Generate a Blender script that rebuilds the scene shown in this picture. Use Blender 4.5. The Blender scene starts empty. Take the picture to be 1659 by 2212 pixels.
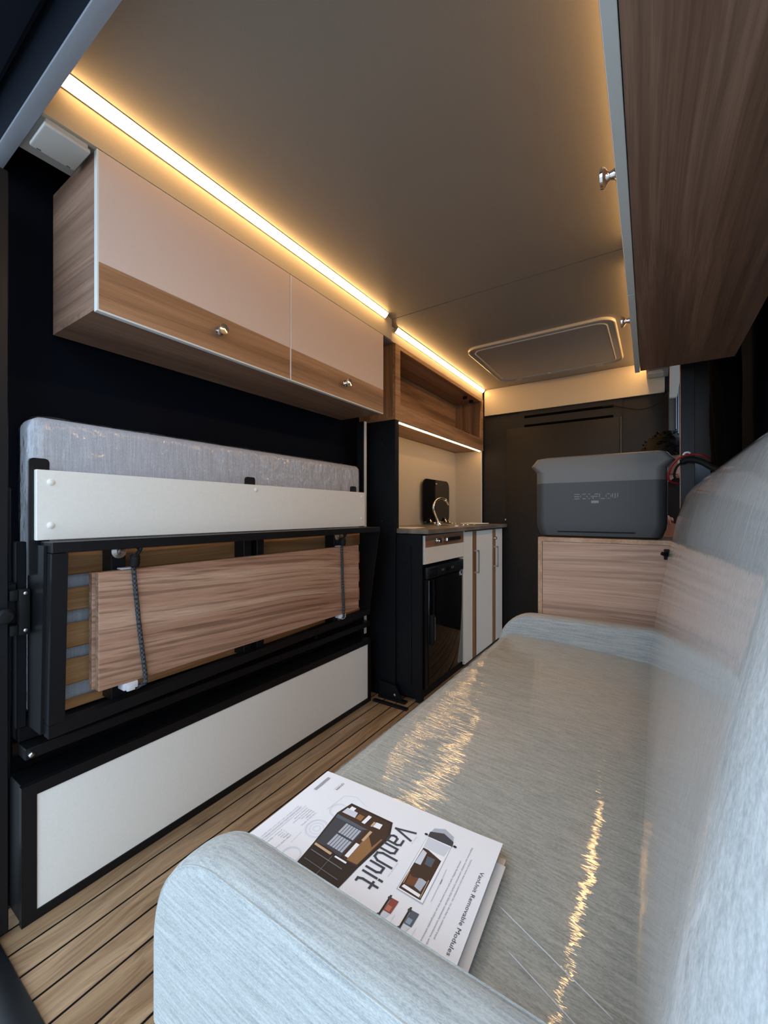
import bpy, bmesh, math, random
from mathutils import Vector, Matrix
random.seed(7)
SC = bpy.context.scene
COL = SC.collection
R = math.radians

# ------------------------------------------------------------------ camera
cd = bpy.data.cameras.new('camera'); cam = bpy.data.objects.new('camera', cd); COL.objects.link(cam)
cd.sensor_fit = 'HORIZONTAL'; cd.sensor_width = 36.0
cd.lens = 891.0 / 1659.0 * 36.0
cd.clip_start = 0.02
cd.shift_y = 3.0 / 1659.0
cam.location = (0, 0, 0.94)
cam.rotation_euler = (R(90), 0, R(33.44))
SC.camera = cam

# ------------------------------------------------------------------ daylight
w = bpy.data.worlds.new('sky'); SC.world = w; w.use_nodes = True
bg = w.node_tree.nodes['Background']
bg.inputs['Color'].default_value = (0.66, 0.82, 1.0, 1)
bg.inputs['Strength'].default_value = 1.9

SC.view_settings.view_transform = 'Standard'
SC.view_settings.look = 'None'
SC.view_settings.gamma = 1.0
SC.view_settings.exposure = 0.58
SC.view_settings.use_curve_mapping = False
SC.cycles.max_bounces = 9; SC.cycles.diffuse_bounces = 6; SC.cycles.glossy_bounces = 4; SC.cycles.transparent_max_bounces = 8
SC.cycles.caustics_reflective = False; SC.cycles.caustics_refractive = False
LED_COL = (1.0, 0.575, 0.215)
LED_STR = 20.0

# ------------------------------------------------------------------ node helpers
class NT:
    def __init__(s, name):
        s.m = bpy.data.materials.new(name); s.m.use_nodes = True
        s.t = s.m.node_tree; s.n = s.t.nodes; s.l = s.t.links
        s.b = s.n['Principled BSDF']; s.o = s.n['Material Output']
    def new(s, ty, **kw):
        k = s.n.new(ty)
        for a, v in kw.items():
            if a in k.inputs: k.inputs[a].default_value = v
            else: setattr(k, a, v)
        return k
    def ln(s, a, b): s.l.new(a, b)
    def pos(s, scale, rnd=0.0, rot=(0, 0, 0)):
        g = s.new('ShaderNodeNewGeometry'); v = g.outputs['Position']
        if rnd:
            oi = s.new('ShaderNodeObjectInfo')
            mu = s.new('ShaderNodeMath', operation='MULTIPLY'); s.ln(oi.outputs['Random'], mu.inputs[0]); mu.inputs[1].default_value = rnd
            ad = s.new('ShaderNodeVectorMath', operation='ADD'); s.ln(v, ad.inputs[0]); s.ln(mu.outputs[0], ad.inputs[1]); v = ad.outputs[0]
        mp = s.new('ShaderNodeMapping'); mp.inputs['Scale'].default_value = scale; mp.inputs['Rotation'].default_value = rot
        s.ln(v, mp.inputs['Vector']); return mp.outputs[0]
    def noise(s, vec, scale=1, detail=3, rough=0.5, dist=0.0):
        k = s.new('ShaderNodeTexNoise'); s.ln(vec, k.inputs['Vector'])
        k.inputs['Scale'].default_value = scale; k.inputs['Detail'].default_value = detail
        k.inputs['Roughness'].default_value = rough; k.inputs['Distortion'].default_value = dist
        return k.outputs['Fac']
    def ramp(s, fac, stops):
        k = s.new('ShaderNodeValToRGB'); s.ln(fac, k.inputs[0]); e = k.color_ramp.elements
        while len(e) < len(stops): e.new(0.5)
        for i, (p, c) in enumerate(stops):
            e[i].position = p; e[i].color = tuple(c) + (1,) if len(c) == 3 else c
        return k.outputs[0]
    def mixc(s, f, a, b, mode='MIX'):
        k = s.new('ShaderNodeMix', data_type='RGBA', blend_type=mode)
        if hasattr(f, 'is_linked'): s.ln(f, k.inputs[0])
        else: k.inputs[0].default_value = f
        for q, i in ((a, 6), (b, 7)):
            if hasattr(q, 'is_linked'): s.ln(q, k.inputs[i])
            else: k.inputs[i].default_value = tuple(q) + (1,)
        return k.outputs[2]
    def bump(s, h, strength, dist=0.002, normal=None):
        k = s.new('ShaderNodeBump'); k.inputs['Strength'].default_value = strength; k.inputs['Distance'].default_value = dist
        s.ln(h, k.inputs['Height'])
        if normal is not None: s.ln(normal, k.inputs['Normal'])
        return k.outputs[0]

def srgb(r, g, b):
    f = lambda c: (c / 255 / 12.92) if c / 255 <= 0.04045 else ((c / 255 + 0.055) / 1.055) ** 2.4
    return (f(r), f(g), f(b))

MAT = {}
def plain(name, col, rough=0.5, metal=0.0, spec=0.5, coat=0.0, noise=0.0, nscale=60, bump=0.0, bscale=300):
    t = NT(name); b = t.b
    b.inputs['Base Color'].default_value = tuple(col) + (1,)
    b.inputs['Roughness'].default_value = rough; b.inputs['Metallic'].default_value = metal
    b.inputs['Specular IOR Level'].default_value = spec; b.inputs['Coat Weight'].default_value = coat
    b.inputs['Coat Roughness'].default_value = 0.05
    if noise:
        n = t.noise(t.pos((1, 1, 1)), nscale, 4)
        c = t.ramp(n, [(0.3, [q * (1 - noise) for q in col]), (0.7, [min(1, q * (1 + noise)) for q in col])])
        t.ln(c, b.inputs['Base Color'])
    if bump:
        n2 = t.noise(t.pos((1, 1, 1)), bscale, 3)
        t.ln(t.bump(n2, bump, 0.001), b.inputs['Normal'])
    MAT[name] = t.m; return t.m

def wood(name, axis, c_dark, c_mid, c_light, across=16.0, along=0.55, rough=0.45, rnd=0.0, warp=0.022, fine=150.0, lines=0.55, rot=(0, 0, 0), wfreq=1.3):
    """laminate wood: long streaks along axis (0 x, 1 y, 2 z)"""
    t = NT(name); b = t.b
    base = t.pos((1, 1, 1), rnd, rot)
    lo = t.new('ShaderNodeTexNoise'); t.ln(base, lo.inputs['Vector']); lo.inputs['Scale'].default_value = wfreq; lo.inputs['Detail'].default_value = 0.5
    sub = t.new('ShaderNodeVectorMath', operation='SUBTRACT'); t.ln(lo.outputs['Color'], sub.inputs[0]); sub.inputs[1].default_value = (0.5, 0.5, 0.5)
    sc = t.new('ShaderNodeVectorMath', operation='SCALE'); t.ln(sub.outputs[0], sc.inputs[0]); sc.inputs['Scale'].default_value = warp * 2
    ad = t.new('ShaderNodeVectorMath', operation='ADD'); t.ln(base, ad.inputs[0]); t.ln(sc.outputs[0], ad.inputs[1])
    def mp(al, ac):
        m = t.new('ShaderNodeMapping'); s = [ac] * 3; s[axis] = al; m.inputs['Scale'].default_value = s
        t.ln(ad.outputs[0], m.inputs['Vector']); return m.outputs[0]
    n1 = t.noise(mp(along, across), 1.0, 3, 0.55)
    n2 = t.noise(mp(along * 1.8, across * 5.5), 1.0, 2, 0.55)
    n3 = t.noise(mp(along * 5, fine * 2.5), 1.0, 2, 0.6)
    col = t.ramp(n1, [(0.30, c_dark), (0.52, c_mid), (0.72, c_light)])
    ln = t.ramp(n2, [(0.38, (0.60, 0.58, 0.56)), (0.50, (1, 1, 1)), (0.62, (1.0, 1.0, 1.0)), (0.75, (1.1, 1.1, 1.1))])
    col = t.mixc(lines, col, ln, 'MULTIPLY')
    fn = t.ramp(n3, [(0.32, (0.76, 0.75, 0.74)), (0.62, (1.08, 1.08, 1.08))])
    col = t.mixc(0.8, col, fn, 'MULTIPLY')
    t.ln(col, b.inputs['Base Color']); b.inputs['Roughness'].default_value = rough
    t.ln(t.bump(n3, 0.12, 0.0006), b.inputs['Normal'])
    MAT[name] = t.m; return t.m

def fabric(name, c1, c2, axis=0, coarse=60, fine=900, rough=0.95, weave=(1400, 1400, 1400)):
    t = NT(name); b = t.b
    s = [coarse * 7] * 3; s[axis] = coarse * 0.35
    n1 = t.noise(t.pos(s), 1.0, 3, 0.6)
    s2 = [fine] * 3; s2[axis] = fine * 0.3
    n2 = t.noise(t.pos(s2), 1.0, 2, 0.5)
    mx = t.new('ShaderNodeMix'); mx.inputs[0].default_value = 0.45; t.ln(n1, mx.inputs[2]); t.ln(n2, mx.inputs[3])
    t.ln(t.ramp(mx.outputs[0], [(0.36, c1), (0.62, c2)]), b.inputs['Base Color'])
    b.inputs['Roughness'].default_value = rough; b.inputs['Sheen Weight'].default_value = 0.15
    b.inputs['Specular IOR Level'].default_value = 0.15
    t.ln(t.bump(n2, 0.25, 0.0008), b.inputs['Normal'])
    MAT[name] = t.m; return t.m

def film(name, axis, streak=140, along=3, strength=0.5, rough=0.045, ior=1.5, big=(9, 9, 9), bigs=0.25, gain=1.0, dist=0.0012):
    """clear plastic wrap: see-through with a creased glossy reflection; creases run along axis"""
    t = NT(name); t.n.remove(t.b)
    tr = t.new('ShaderNodeBsdfTransparent'); tr.inputs[0].default_value = (0.985, 0.99, 0.99, 1)
    gl = t.new('ShaderNodeBsdfGlossy'); gl.inputs['Roughness'].default_value = rough; gl.inputs['Color'].default_value = (gain, gain, gain, 1)
    s = [streak] * 3; s[axis] = along
    n1 = t.noise(t.pos(s), 1.0, 3, 0.55, 0.3)
    n2 = t.noise(t.pos(big), 1.0, 2, 0.5)
    b1 = t.bump(n2, bigs, 0.02)
    b2 = t.bump(n1, strength, dist, b1)
    t.ln(b2, gl.inputs['Normal'])
    gb_ = t.new('ShaderNodeNewGeometry'); io = t.new('ShaderNodeMix'); t.ln(gb_.outputs['Backfacing'], io.inputs[0])
    io.inputs[2].default_value = ior; io.inputs[3].default_value = 1 / ior     # a thin sheet reflects alike from both sides
    fr = t.new('ShaderNodeFresnel'); t.ln(io.outputs[0], fr.inputs['IOR']); t.ln(b2, fr.inputs['Normal'])
    mx = t.new('ShaderNodeMixShader'); t.ln(fr.outputs[0], mx.inputs[0]); t.ln(tr.outputs[0], mx.inputs[1]); t.ln(gl.outputs[0], mx.inputs[2])
    t.ln(mx.outputs[0], t.o.inputs[0]); MAT[name] = t.m; return t.m

def emit(name, col, strength):
    t = NT(name); t.n.remove(t.b)
    e = t.new('ShaderNodeEmission'); e.inputs[0].default_value = tuple(col) + (1,); e.inputs[1].default_value = strength
    t.ln(e.outputs[0], t.o.inputs[0]); MAT[name] = t.m; return t.m

# ------------------------------------------------------------------ materials
WD, WM, WL = srgb(118, 88, 72), srgb(150, 117, 97), srgb(170, 138, 117)
wood('laminate_y', 1, WD, WM, WL)                       # grain along the van
wood('laminate_board', 1, srgb(156, 118, 96), srgb(180, 142, 118), srgb(200, 166, 142), across=22, along=0.35, rot=(R(5), 0, 0), warp=0.03, lines=0.95, fine=170, wfreq=1.2)
wood('laminate_x', 0, WD, WM, WL, across=18)
wood('laminate_pale', 0, srgb(180, 142, 118), srgb(196, 160, 136), srgb(216, 184, 160), across=18, along=0.8, warp=0.025, lines=0.75)
wood('laminate_z', 2, srgb(120, 86, 60), srgb(164, 122, 86), srgb(184, 144, 104), across=20)
wood('laminate_warm', 1, srgb(128, 92, 66), srgb(170, 130, 98), srgb(188, 150, 118), across=14, lines=0.35)
wood('laminate_ko', 1, srgb(136, 96, 64), srgb(182, 136, 94), srgb(200, 158, 116), across=14, along=0.9, warp=0.04, lines=0.6)
wood('edge_wood', 1, srgb(160, 122, 92), srgb(184, 146, 112), srgb(200, 164, 130), lines=0.3)
wood('slat_birch', 1, srgb(150, 104, 62), srgb(184, 138, 90), srgb(200, 156, 108), across=22, lines=0.35)
wood('teak_plank', 1, srgb(132, 104, 76), srgb(162, 134, 102), srgb(182, 154, 122), across=30, along=1.6, rnd=9.0, warp=0.03, lines=0.55, fine=160, rough=0.42, wfreq=4.0)
plain('black_paint', (0.0030, 0.0036, 0.0052), 0.55, spec=0.25, noise=0.15, bump=0.1, bscale=500)
plain('black_satin', (0.0055, 0.006, 0.0075), 0.42, spec=0.3, noise=0.1, bump=0.08, bscale=700)
plain('black_wall', (0.0012, 0.0022, 0.0058), 0.8, spec=0.12)
plain('bulkhead_black', (0.014, 0.012, 0.0115), 0.6, spec=0.3, noise=0.12, nscale=30, bump=0.15, bscale=600)
plain('black_gloss', (0.004, 0.004, 0.005), 0.06)
plain('black_rubber', (0.006, 0.006, 0.0065), 0.7, spec=0.25)
plain('void_black', (0.001, 0.001, 0.0012), 0.9, spec=0.05)
plain('joint_black', (0.004, 0.003, 0.0035), 0.8, spec=0.15)
plain('van_roof', (0.005, 0.009, 0.018), 0.7, spec=0.2)
plain('ceiling_panel', srgb(146, 139, 129), 0.38, noise=0.03, nscale=300, bump=0.12, bscale=900)
plain('fascia_cream', srgb(190, 178, 158), 0.55, noise=0.03, nscale=200)
plain('soffit_grey', srgb(150, 146, 140), 0.6)
plain('panel_white', srgb(240, 239, 232), 0.45, noise=0.02, nscale=150)
plain('door_white', srgb(212, 194, 186), 0.35, noise=0.015, nscale=200)
plain('kitchen_white', srgb(240, 236, 226), 0.5, noise=0.02, nscale=200)
plain('edge_white', srgb(222, 226, 224), 0.4)
plain('aluminium', srgb(176, 178, 182), 0.38, metal=0.35, noise=0.05, nscale=40)
plain('plate_white', srgb(196, 194, 188), 0.5)
plain('chrome', (0.82, 0.81, 0.79), 0.07, metal=1.0)
plain('steel', (0.55, 0.54, 0.52), 0.25, metal=1.0)
plain('nickel', (0.62, 0.60, 0.57), 0.3, metal=1.0)
plain('splash_beige', srgb(190, 178, 158), 0.7, noise=0.07, nscale=220)
plain('station_grey', srgb(100, 99, 97), 0.42, noise=0.04, nscale=500)
plain('station_dark', srgb(60, 61, 62), 0.5, noise=0.05, nscale=500)
plain('station_print', srgb(132, 136, 138), 0.5)
plain('paper', srgb(238, 239, 243), 0.55)
plain('paper_under', srgb(206, 204, 202), 0.6)
plain('kraft', srgb(196, 178, 160), 0.6)
plain('ink_dark', srgb(62, 66, 74), 0.6)
plain('ink_grey', srgb(120, 122, 132), 0.6)
plain('ink_pale', srgb(212, 216, 224), 0.6)
plain('ink_mid', srgb(178, 184, 194), 0.6)
plain('ink_black', srgb(40, 36, 36), 0.6)
plain('ink_brown', srgb(62, 46, 40), 0.6)
plain('ink_oak', srgb(148, 108, 70), 0.6)
plain('ink_tan', srgb(206, 172, 138), 0.6)
plain('ink_rust', srgb(146, 74, 66), 0.6)
plain('ink_rust2', srgb(196, 120, 106), 0.6)
plain('ink_slate', srgb(84, 96, 108), 0.6)
plain('ink_slate2', srgb(146, 164, 182), 0.6)
plain('ink_white', srgb(246, 246, 248), 0.6)
plain('ink_chestnut', srgb(112, 70, 48), 0.6)
plain('plastic_white', srgb(214, 216, 222), 0.4)
plain('red_cable', (0.25, 0.008, 0.012), 0.4)
plain('skin', srgb(205, 150, 126), 0.5)
plain('hair', (0.0022, 0.0015, 0.0014), 0.6, spec=0.2, noise=0.5, nscale=200, bump=0.8, bscale=220)
plain('cloth_dark', (0.03, 0.035, 0.045), 0.9)
plain('shoe_dark', (0.02, 0.02, 0.02), 0.6)
plain('asphalt', (0.34, 0.335, 0.325), 0.9, noise=0.2, nscale=8)
plain('leather_black', (0.0022, 0.002, 0.0022), 0.85, spec=0.08, bump=0.5, bscale=25)
plain('hatch_plate', srgb(158, 152, 144), 0.3)
plain('hatch_rim', srgb(178, 170, 158), 0.25)
plain('bolt_zinc', (0.6, 0.6, 0.58), 0.3, metal=1.0)
plain('lip_grey', srgb(150, 156, 166), 0.5, noise=0.03, nscale=300)
fabric('sofa_fabric', srgb(152, 153, 146), srgb(194, 194, 186), axis=0, coarse=48, fine=900)
fabric('arm_fabric', srgb(142, 146, 146), srgb(182, 186, 184), axis=0, coarse=42, fine=1300)
fabric('back_fabric', srgb(162, 164, 164), srgb(192, 194, 194), axis=2, coarse=60, fine=900)
fabric('mattress_fabric', srgb(176, 178, 186), srgb(206, 208, 216), axis=2, coarse=40, fine=600)
film('film_seat', 0, streak=145, along=2.4, strength=0.52, rough=0.016, dist=0.0009, big=(5, 14, 10), bigs=0.12)
film('film_back', 2, streak=70, along=2.0, strength=0.22, rough=0.07, big=(6, 5, 3), bigs=0.08)
film('film_mattress', 2, streak=120, along=14, strength=0.8, rough=0.08, big=(30, 22, 22), bigs=0.6)
emit('led_glow', LED_COL, LED_STR)
emit('led_glow_shelf', LED_COL, LED_STR * 0.8)

def stone_mat():
    t = NT('worktop_stone')
    n = t.noise(t.pos((14, 5, 14), rot=(0, 0, R(35))), 1, 5, 0.65, 0.4)
    t.ln(t.ramp(n, [(0.3, srgb(92, 86, 80)), (0.55, srgb(128, 120, 110)), (0.75, srgb(160, 150, 138))]), t.b.inputs['Base Color'])
    t.b.inputs['Roughness'].default_value = 0.28; MAT['worktop_stone'] = t.m
stone_mat()
def cord_mat():
    t = NT('bungee_weave')
    g = t.pos((170, 170, 170))
    wv = t.new('ShaderNodeTexChecker'); t.ln(g, wv.inputs['Vector']); wv.inputs['Scale'].default_value = 1.0
    wv.inputs['Color1'].default_value = (0.012, 0.013, 0.015, 1); wv.inputs['Color2'].default_value = (0.07, 0.075, 0.085, 1)
    t.ln(wv.outputs[0], t.b.inputs['Base Color']); t.b.inputs['Roughness'].default_value = 0.8; MAT['bungee_weave'] = t.m
cord_mat()

# ------------------------------------------------------------------ mesh helpers
def B(): return bmesh.new()
def bx(bm, x0, x1, y0, y1, z0, z1, bev=0.0, seg=2, rot=None):
    x0, x1 = min(x0, x1), max(x0, x1); y0, y1 = min(y0, y1), max(y0, y1); z0, z1 = min(z0, z1), max(z0, z1)
    M = Matrix.Translation(((x0 + x1) / 2, (y0 + y1) / 2, (z0 + z1) / 2)) @ Matrix.Diagonal((x1 - x0, y1 - y0, z1 - z0, 1))
    r = bmesh.ops.create_cube(bm, size=1, matrix=M); vs = r['verts']
    if bev:
        es = {e for v in vs for e in v.link_edges}
        r2 = bmesh.ops.bevel(bm, geom=list(es), offset=bev, segments=seg, profile=0.5, affect='EDGES')
        vs = list({v for f in r2['faces'] for v in f.verts} | {v for v in vs if v.is_valid})
    if rot is not None:
        c = Vector(((x0 + x1) / 2, (y0 + y1) / 2, (z0 + z1) / 2))
        bmesh.ops.rotate(bm, cent=c, matrix=rot, verts=[v for v in vs if v.is_valid])
    return bm
def hexa(bm, p):
    """8 corners: 4 bottom ring, 4 top ring"""
    v = [bm.verts.new(q) for q in p]
    for f in ((3, 2, 1, 0), (4, 5, 6, 7), (0, 1, 5, 4), (1, 2, 6, 5), (2, 3, 7, 6), (3, 0, 4, 7)):
        bm.faces.new([v[i] for i in f])
    return bm
def prism(bm, pts, axis, a0, a1, cap=True, closed=True):
    """2-D outline extruded along axis; pts in the two other axes, in order x,y,z"""
    def mk(p, a):
        q = list(p); q.insert(axis, a); return q
    A = [bm.verts.new(mk(p, a0)) for p in pts]; C = [bm.verts.new(mk(p, a1)) for p in pts]
    n = len(pts)
    for i in range(n if closed else n - 1):
        j = (i + 1) % n; bm.faces.new((A[i], A[j], C[j], C[i]))
    if cap and closed:
        bm.faces.new(A); bm.faces.new(C[::-1])
    bmesh.ops.recalc_face_normals(bm, faces=bm.faces)
    return bm
def rrect(x0, x1, y0, y1, r, n=6):
    out = []
    for cx, cy, a in ((x1 - r, y1 - r, 0), (x0 + r, y1 - r, 90), (x0 + r, y0 + r, 180), (x1 - r, y0 + r, 270)):
        for k in range(n + 1):
            t = R(a + 90 * k / n); out.append((cx + r * math.cos(t), cy + r * math.sin(t)))
    return out
def tube(bm, pts, r, n=10, cap=True, closed=False):
    pts = [Vector(p) for p in pts]; rings = []
    up = Vector((0, 0, 1)); m = len(pts)
    prev = None
    for i, p in enumerate(pts):
        if closed: d = (pts[(i + 1) % m] - pts[i - 1])
        else: d = (pts[min(i + 1, m - 1)] - pts[max(i - 1, 0)])
        d.normalize()
        if prev is None:
            a = d.cross(up)
            if a.length < 1e-3: a = d.cross(Vector((1, 0, 0)))
            a.normalize()
        else:
            a = prev - d * prev.dot(d); a.normalize()
        prev = a; b = d.cross(a)
        rr = r[i] if isinstance(r, (list, tuple)) else r
        rings.append([bm.verts.new(p + a * rr * math.cos(2 * math.pi * k / n) + b * rr * math.sin(2 * math.pi * k / n)) for k in range(n)])
    for i in range(m if closed else m - 1):
        A, C = rings[i], rings[(i + 1) % m]
        for k in range(n): bm.faces.new((A[k], A[(k + 1) % n], C[(k + 1) % n], C[k]))
    if cap and not closed:
        bm.faces.new(rings[0][::-1]); bm.faces.new(rings[-1])
    return bm
def lathe(bm, prof, origin, axis, n=20):
    """profile (radius, distance along axis)"""
    ax = Vector(axis).normalized(); a = ax.orthogonal().normalized(); b = ax.cross(a); o = Vector(origin); rings = []
    for r, h in prof:
        c = o + ax * h
        rings.append([bm.verts.new(c + (a * math.cos(2 * math.pi * k / n) + b * math.sin(2 * math.pi * k / n)) * max(r, 1e-5)) for k in range(n)])
    for A, C in zip(rings, rings[1:]):
        for k in range(n): bm.faces.new((A[k], A[(k + 1) % n], C[(k + 1) % n], C[k]))
    bm.faces.new(rings[0][::-1]); bm.faces.new(rings[-1])
    return bm
def spline(pts, n=8, closed=False):
    P = [Vector(p) for p in pts]; out = []; m = len(P)
    rng = range(m if closed else m - 1)
    for i in rng:
        g = (lambda k: P[k % m]) if closed else (lambda k: P[max(0, min(m - 1, k))])
        p0, p1, p2, p3 = g(i - 1), g(i), g(i + 1), g(i + 2)
        for k in range(n):
            t = k / n
            out.append(0.5 * ((2 * p1) + (p2 - p0) * t + (2 * p0 - 5 * p1 + 4 * p2 - p3) * t * t + (3 * p1 - p0 - 3 * p2 + p3) * t ** 3))
    if not closed: out.append(P[-1])
    return out

LOC = {}
def thing(name, label, cat, loc, group=None, kind=None):
    o = bpy.data.objects.new(name, None); COL.objects.link(o); o.empty_display_size = 0.05
    o.location = loc; LOC[o.name] = Vector(loc)
    if kind: o['kind'] = kind
    if label: o['label'] = label
    if cat: o['category'] = cat
    if group: o['group'] = group
    return o
def obj(name, bm, mat, parent=None, smooth=False, label=None, cat=None, group=None, kind=None, mesh=None, angle=35):
    if mesh is None:
        bmesh.ops.recalc_face_normals(bm, faces=bm.faces)
        me = bpy.data.meshes.new(name); bm.to_mesh(me); bm.free()
        me.materials.append(MAT[mat])
        if smooth:
            for p in me.polygons: p.use_smooth = True
            if angle: me.set_sharp_from_angle(angle=R(angle))
    else: me = mesh
    o = bpy.data.objects.new(name, me); COL.objects.link(o)
    if parent is not None:
        o.parent = parent
        if parent.name in LOC: o.matrix_parent_inverse = Matrix.Translation(-LOC[parent.name])
    if label: o['label'] = label
    if cat: o['category'] = cat
    if group: o['group'] = group
    if kind: o['kind'] = kind
    return o
def box(name, mat, parent, x0, x1, y0, y1, z0, z1, bev=0.0, **kw):
    bm = bx(B(), x0, x1, y0, y1, z0, z1, bev)
    return obj(name, bm, mat, parent, smooth=bool(bev), **kw)

# ==================================================================== SETTING
# --- ground outside the open rear doors
obj('ground', bx(B(), -12, 12, -14, 14, -0.72, -0.6), 'asphalt', kind='structure')
# --- floor with individual planks
floor = thing('floor', None, None, (-0.5, 0.29, 0), kind='structure')
box('subfloor', 'joint_black', floor, -1.36, 0.32, 0.285, 3.12, -0.06, -0.0012)
PW = 0.0712
pm = bpy.data.meshes.new('plank'); b_ = bx(B(), -PW / 2 + 0.0027, PW / 2 - 0.0027, 0.29, 3.1, -0.02, 0.0, 0.0008, 1); b_.to_mesh(pm); b_.free(); pm.materials.append(MAT['teak_plank'])
for k in range(-3, 20):
    xc = -1.147 + PW * (k + 0.5)
    if xc < -1.34 or xc > 0.30: continue
    o = obj('plank', None, None, floor, mesh=pm); o.location.x = xc
# --- walls
obj('wall_left', bx(B(), -1.42, -1.345, 0.30, 3.12, -0.05, 1.95), 'black_wall', kind='structure')
bm = B(); bx(bm, 0.30, 0.36, 0.28, 2.30, -0.05, 1.95); bx(bm, 0.30, 0.36, 2.30, 2.98, 1.76, 1.95); bx(bm, 0.30, 0.36, 2.98, 3.12, -0.05, 1.95); bx(bm, 0.30, 0.36, 2.30, 2.98, -0.05, 0.0)
obj('wall_right', bm, 'black_wall', kind='structure')   # with the open side door beyond the sofa
# --- bulkhead
wf = thing('wall_front', None, None, (-0.5, 3.1, 0), kind='structure')
box('bulkhead_sheet', 'bulkhead_black', wf, -1.42, 0.36, 3.10, 3.14, -0.05, 1.95)
box('access_panel', 'bulkhead_black', wf, -0.939, -0.197, 3.09, 3.10, 0.02, 1.571, 0.002)
bm = B(); bx(bm, -0.846, -0.184, 3.092, 3.10, 1.655, 1.70); bx(bm, -0.846, -0.809, 3.092, 3.10, 1.571, 1.655); bx(bm, -0.236, -0.184, 3.092, 3.10, 1.571, 1.655)
bx(bm, -0.809, -0.236, 3.092, 3.10, 1.588, 1.637)
obj('slotted_panel', bm, 'bulkhead_black', wf)
box('vent_slot', 'void_black', wf, -0.809, -0.236, 3.097, 3.1, 1.637, 1.655)
box('vent_slot', 'void_black', wf, -0.809, -0.236, 3.097, 3.1, 1.572, 1.588)
box('panel_edge_highlight', 'station_grey', wf, -0.194, -0.1915, 3.085, 3.10, 1.30, 1.571)  # highlight on the panel's right edge, painted as a thin grey strip
box('panel_bolt', 'bolt_zinc', wf, -0.95, -0.942, 3.085, 3.10, 0.885, 0.90, 0.002)
# --- ceiling: two liner panels, seam, near lip
cl = thing('ceiling', None, None, (-0.55, 1.7, 1.886), kind='structure')
box('liner_panel', 'ceiling_panel', cl, -1.10, -0.02, 0.3265, 1.697, 1.886, 1.905)
hy0, hy1, hx0, hx1 = 2.236, 2.93, -0.925, -0.165
box('liner_panel', 'ceiling_panel', cl, -1.14, -0.02, 1.703, 3.10, 1.887, 1.906)
box('seam_channel', 'ink_black', cl, -1.10, -0.02, 1.695, 1.705, 1.893, 1.91)
box('roof_deck', 'van_roof', cl, -1.5, 0.45, -0.02, 3.14, 1.925, 1.96)
# near lip of grey aluminium with a fine bright edge
box('rear_lip', 'lip_grey', cl, -1.95, 0.45, 0.2985, 0.3255, 1.775, 1.781, 0.001)
box('rear_header', 'van_roof', cl, -1.95, 0.45, 0.303, 0.3255, 1.7815, 1.93)
bm = B(); prism(bm, [(-0.02, 1.955), (-0.02, 1.88), (0.02, 1.868), (0.10, 1.878), (0.16, 1.862), (0.24, 1.878), (0.285, 1.885), (0.285, 1.955)], 0, -1.95, 0.45)
obj('door_header', bm, 'van_roof', cl)
# --- fascias / soffits (trim)
def fascia(n, x0, x1, y0, y1, z0, lab=None):
    t = thing('trim_%d' % n, None, None, ((x0 + x1) / 2, y0, z0), kind='structure')
    bm = B()
    fx = x1 if x0 < -0.5 else x0
    s = -1 if x0 < -0.5 else 1
    bx(bm, fx, fx + s * 0.012, y0, y1, z0, 1.886)
    if y0 < 1: bx(bm, fx, fx + s * 0.012, 0.3265, y0, z0, 1.886)
    obj('fascia_board', bm, 'fascia_cream', t)
    obj('soffit_board', bx(B(), min(fx + s * 0.0125, x1 if s > 0 else x0), max(fx + s * 0.0125, x1 if s > 0 else x0), y0 if y0 > 1 else 0.3275, y1, z0, z0 + 0.012), 'soffit_grey', t)
    return t
t1 = fascia(1, -1.222, -1.075, 0.357, 1.697, 1.783)
t2 = fascia(2, -1.26, -1.118, 1.703, 3.075, 1.812)
t3 = fascia(3, -0.042, 0.10, 0.357, 1.697, 1.783)
t4 = fascia(4, -0.050, 0.06, 1.703, 3.075, 1.783)
box('screw_cap', 'plate_white', t2, -1.121, -1.115, 1.712, 1.722, 1.868, 1.878, 0.002)
# valance over the bulkhead
obj('trim_5', bx(B(), -1.105, 0.043, 3.075, 3.09, 1.688, 1.886, 0.001, 1), 'fascia_cream', kind='structure')

# roof hatch
ht = thing('roof_hatch', 'rounded rectangular hatch with pale raised rim set in the ceiling', 'hatch', (-0.55, 2.58, 1.875))
bm = B(); prism(bm, rrect(hx0, hx1, hy0, hy1, 0.075, 8), 2, 1.8795, 1.8868); obj('rim', bm, 'hatch_rim', ht, smooth=True)
bm = B()
ring = rrect(hx0 + 0.006, hx1 - 0.006, hy0 + 0.006, hy1 - 0.006, 0.07, 8); tube(bm, [(x, y, 1.8795) for x, y in ring], 0.006, 8, closed=True)
obj('seal', bm, 'hatch_rim', ht, smooth=True)
bm = B(); prism(bm, rrect(hx0 + 0.045, hx1 - 0.045, hy0 + 0.045, hy1 - 0.045, 0.05, 8), 2, 1.874, 1.8794); obj('lid', bm, 'hatch_plate', ht, smooth=True)
bm = B(); tube(bm, [(x, y, 1.8765) for x, y in rrect(hx0 + 0.04, hx1 - 0.04, hy0 + 0.04, hy1 - 0.04, 0.05, 8)], 0.0045, 8, closed=True); obj('lid_edge', bm, 'plate_white', ht, smooth=True)
box('catch', 'plate_white', ht, -0.60, -0.585, hy1 - 0.05, hy1 - 0.035, 1.868, 1.874, 0.001)
for hx in (-0.80, -0.30): box('hinge', 'plate_white', ht, hx - 0.02, hx + 0.02, hy1 - 0.012, hy1 + 0.004, 1.874, 1.882, 0.001)

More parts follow.
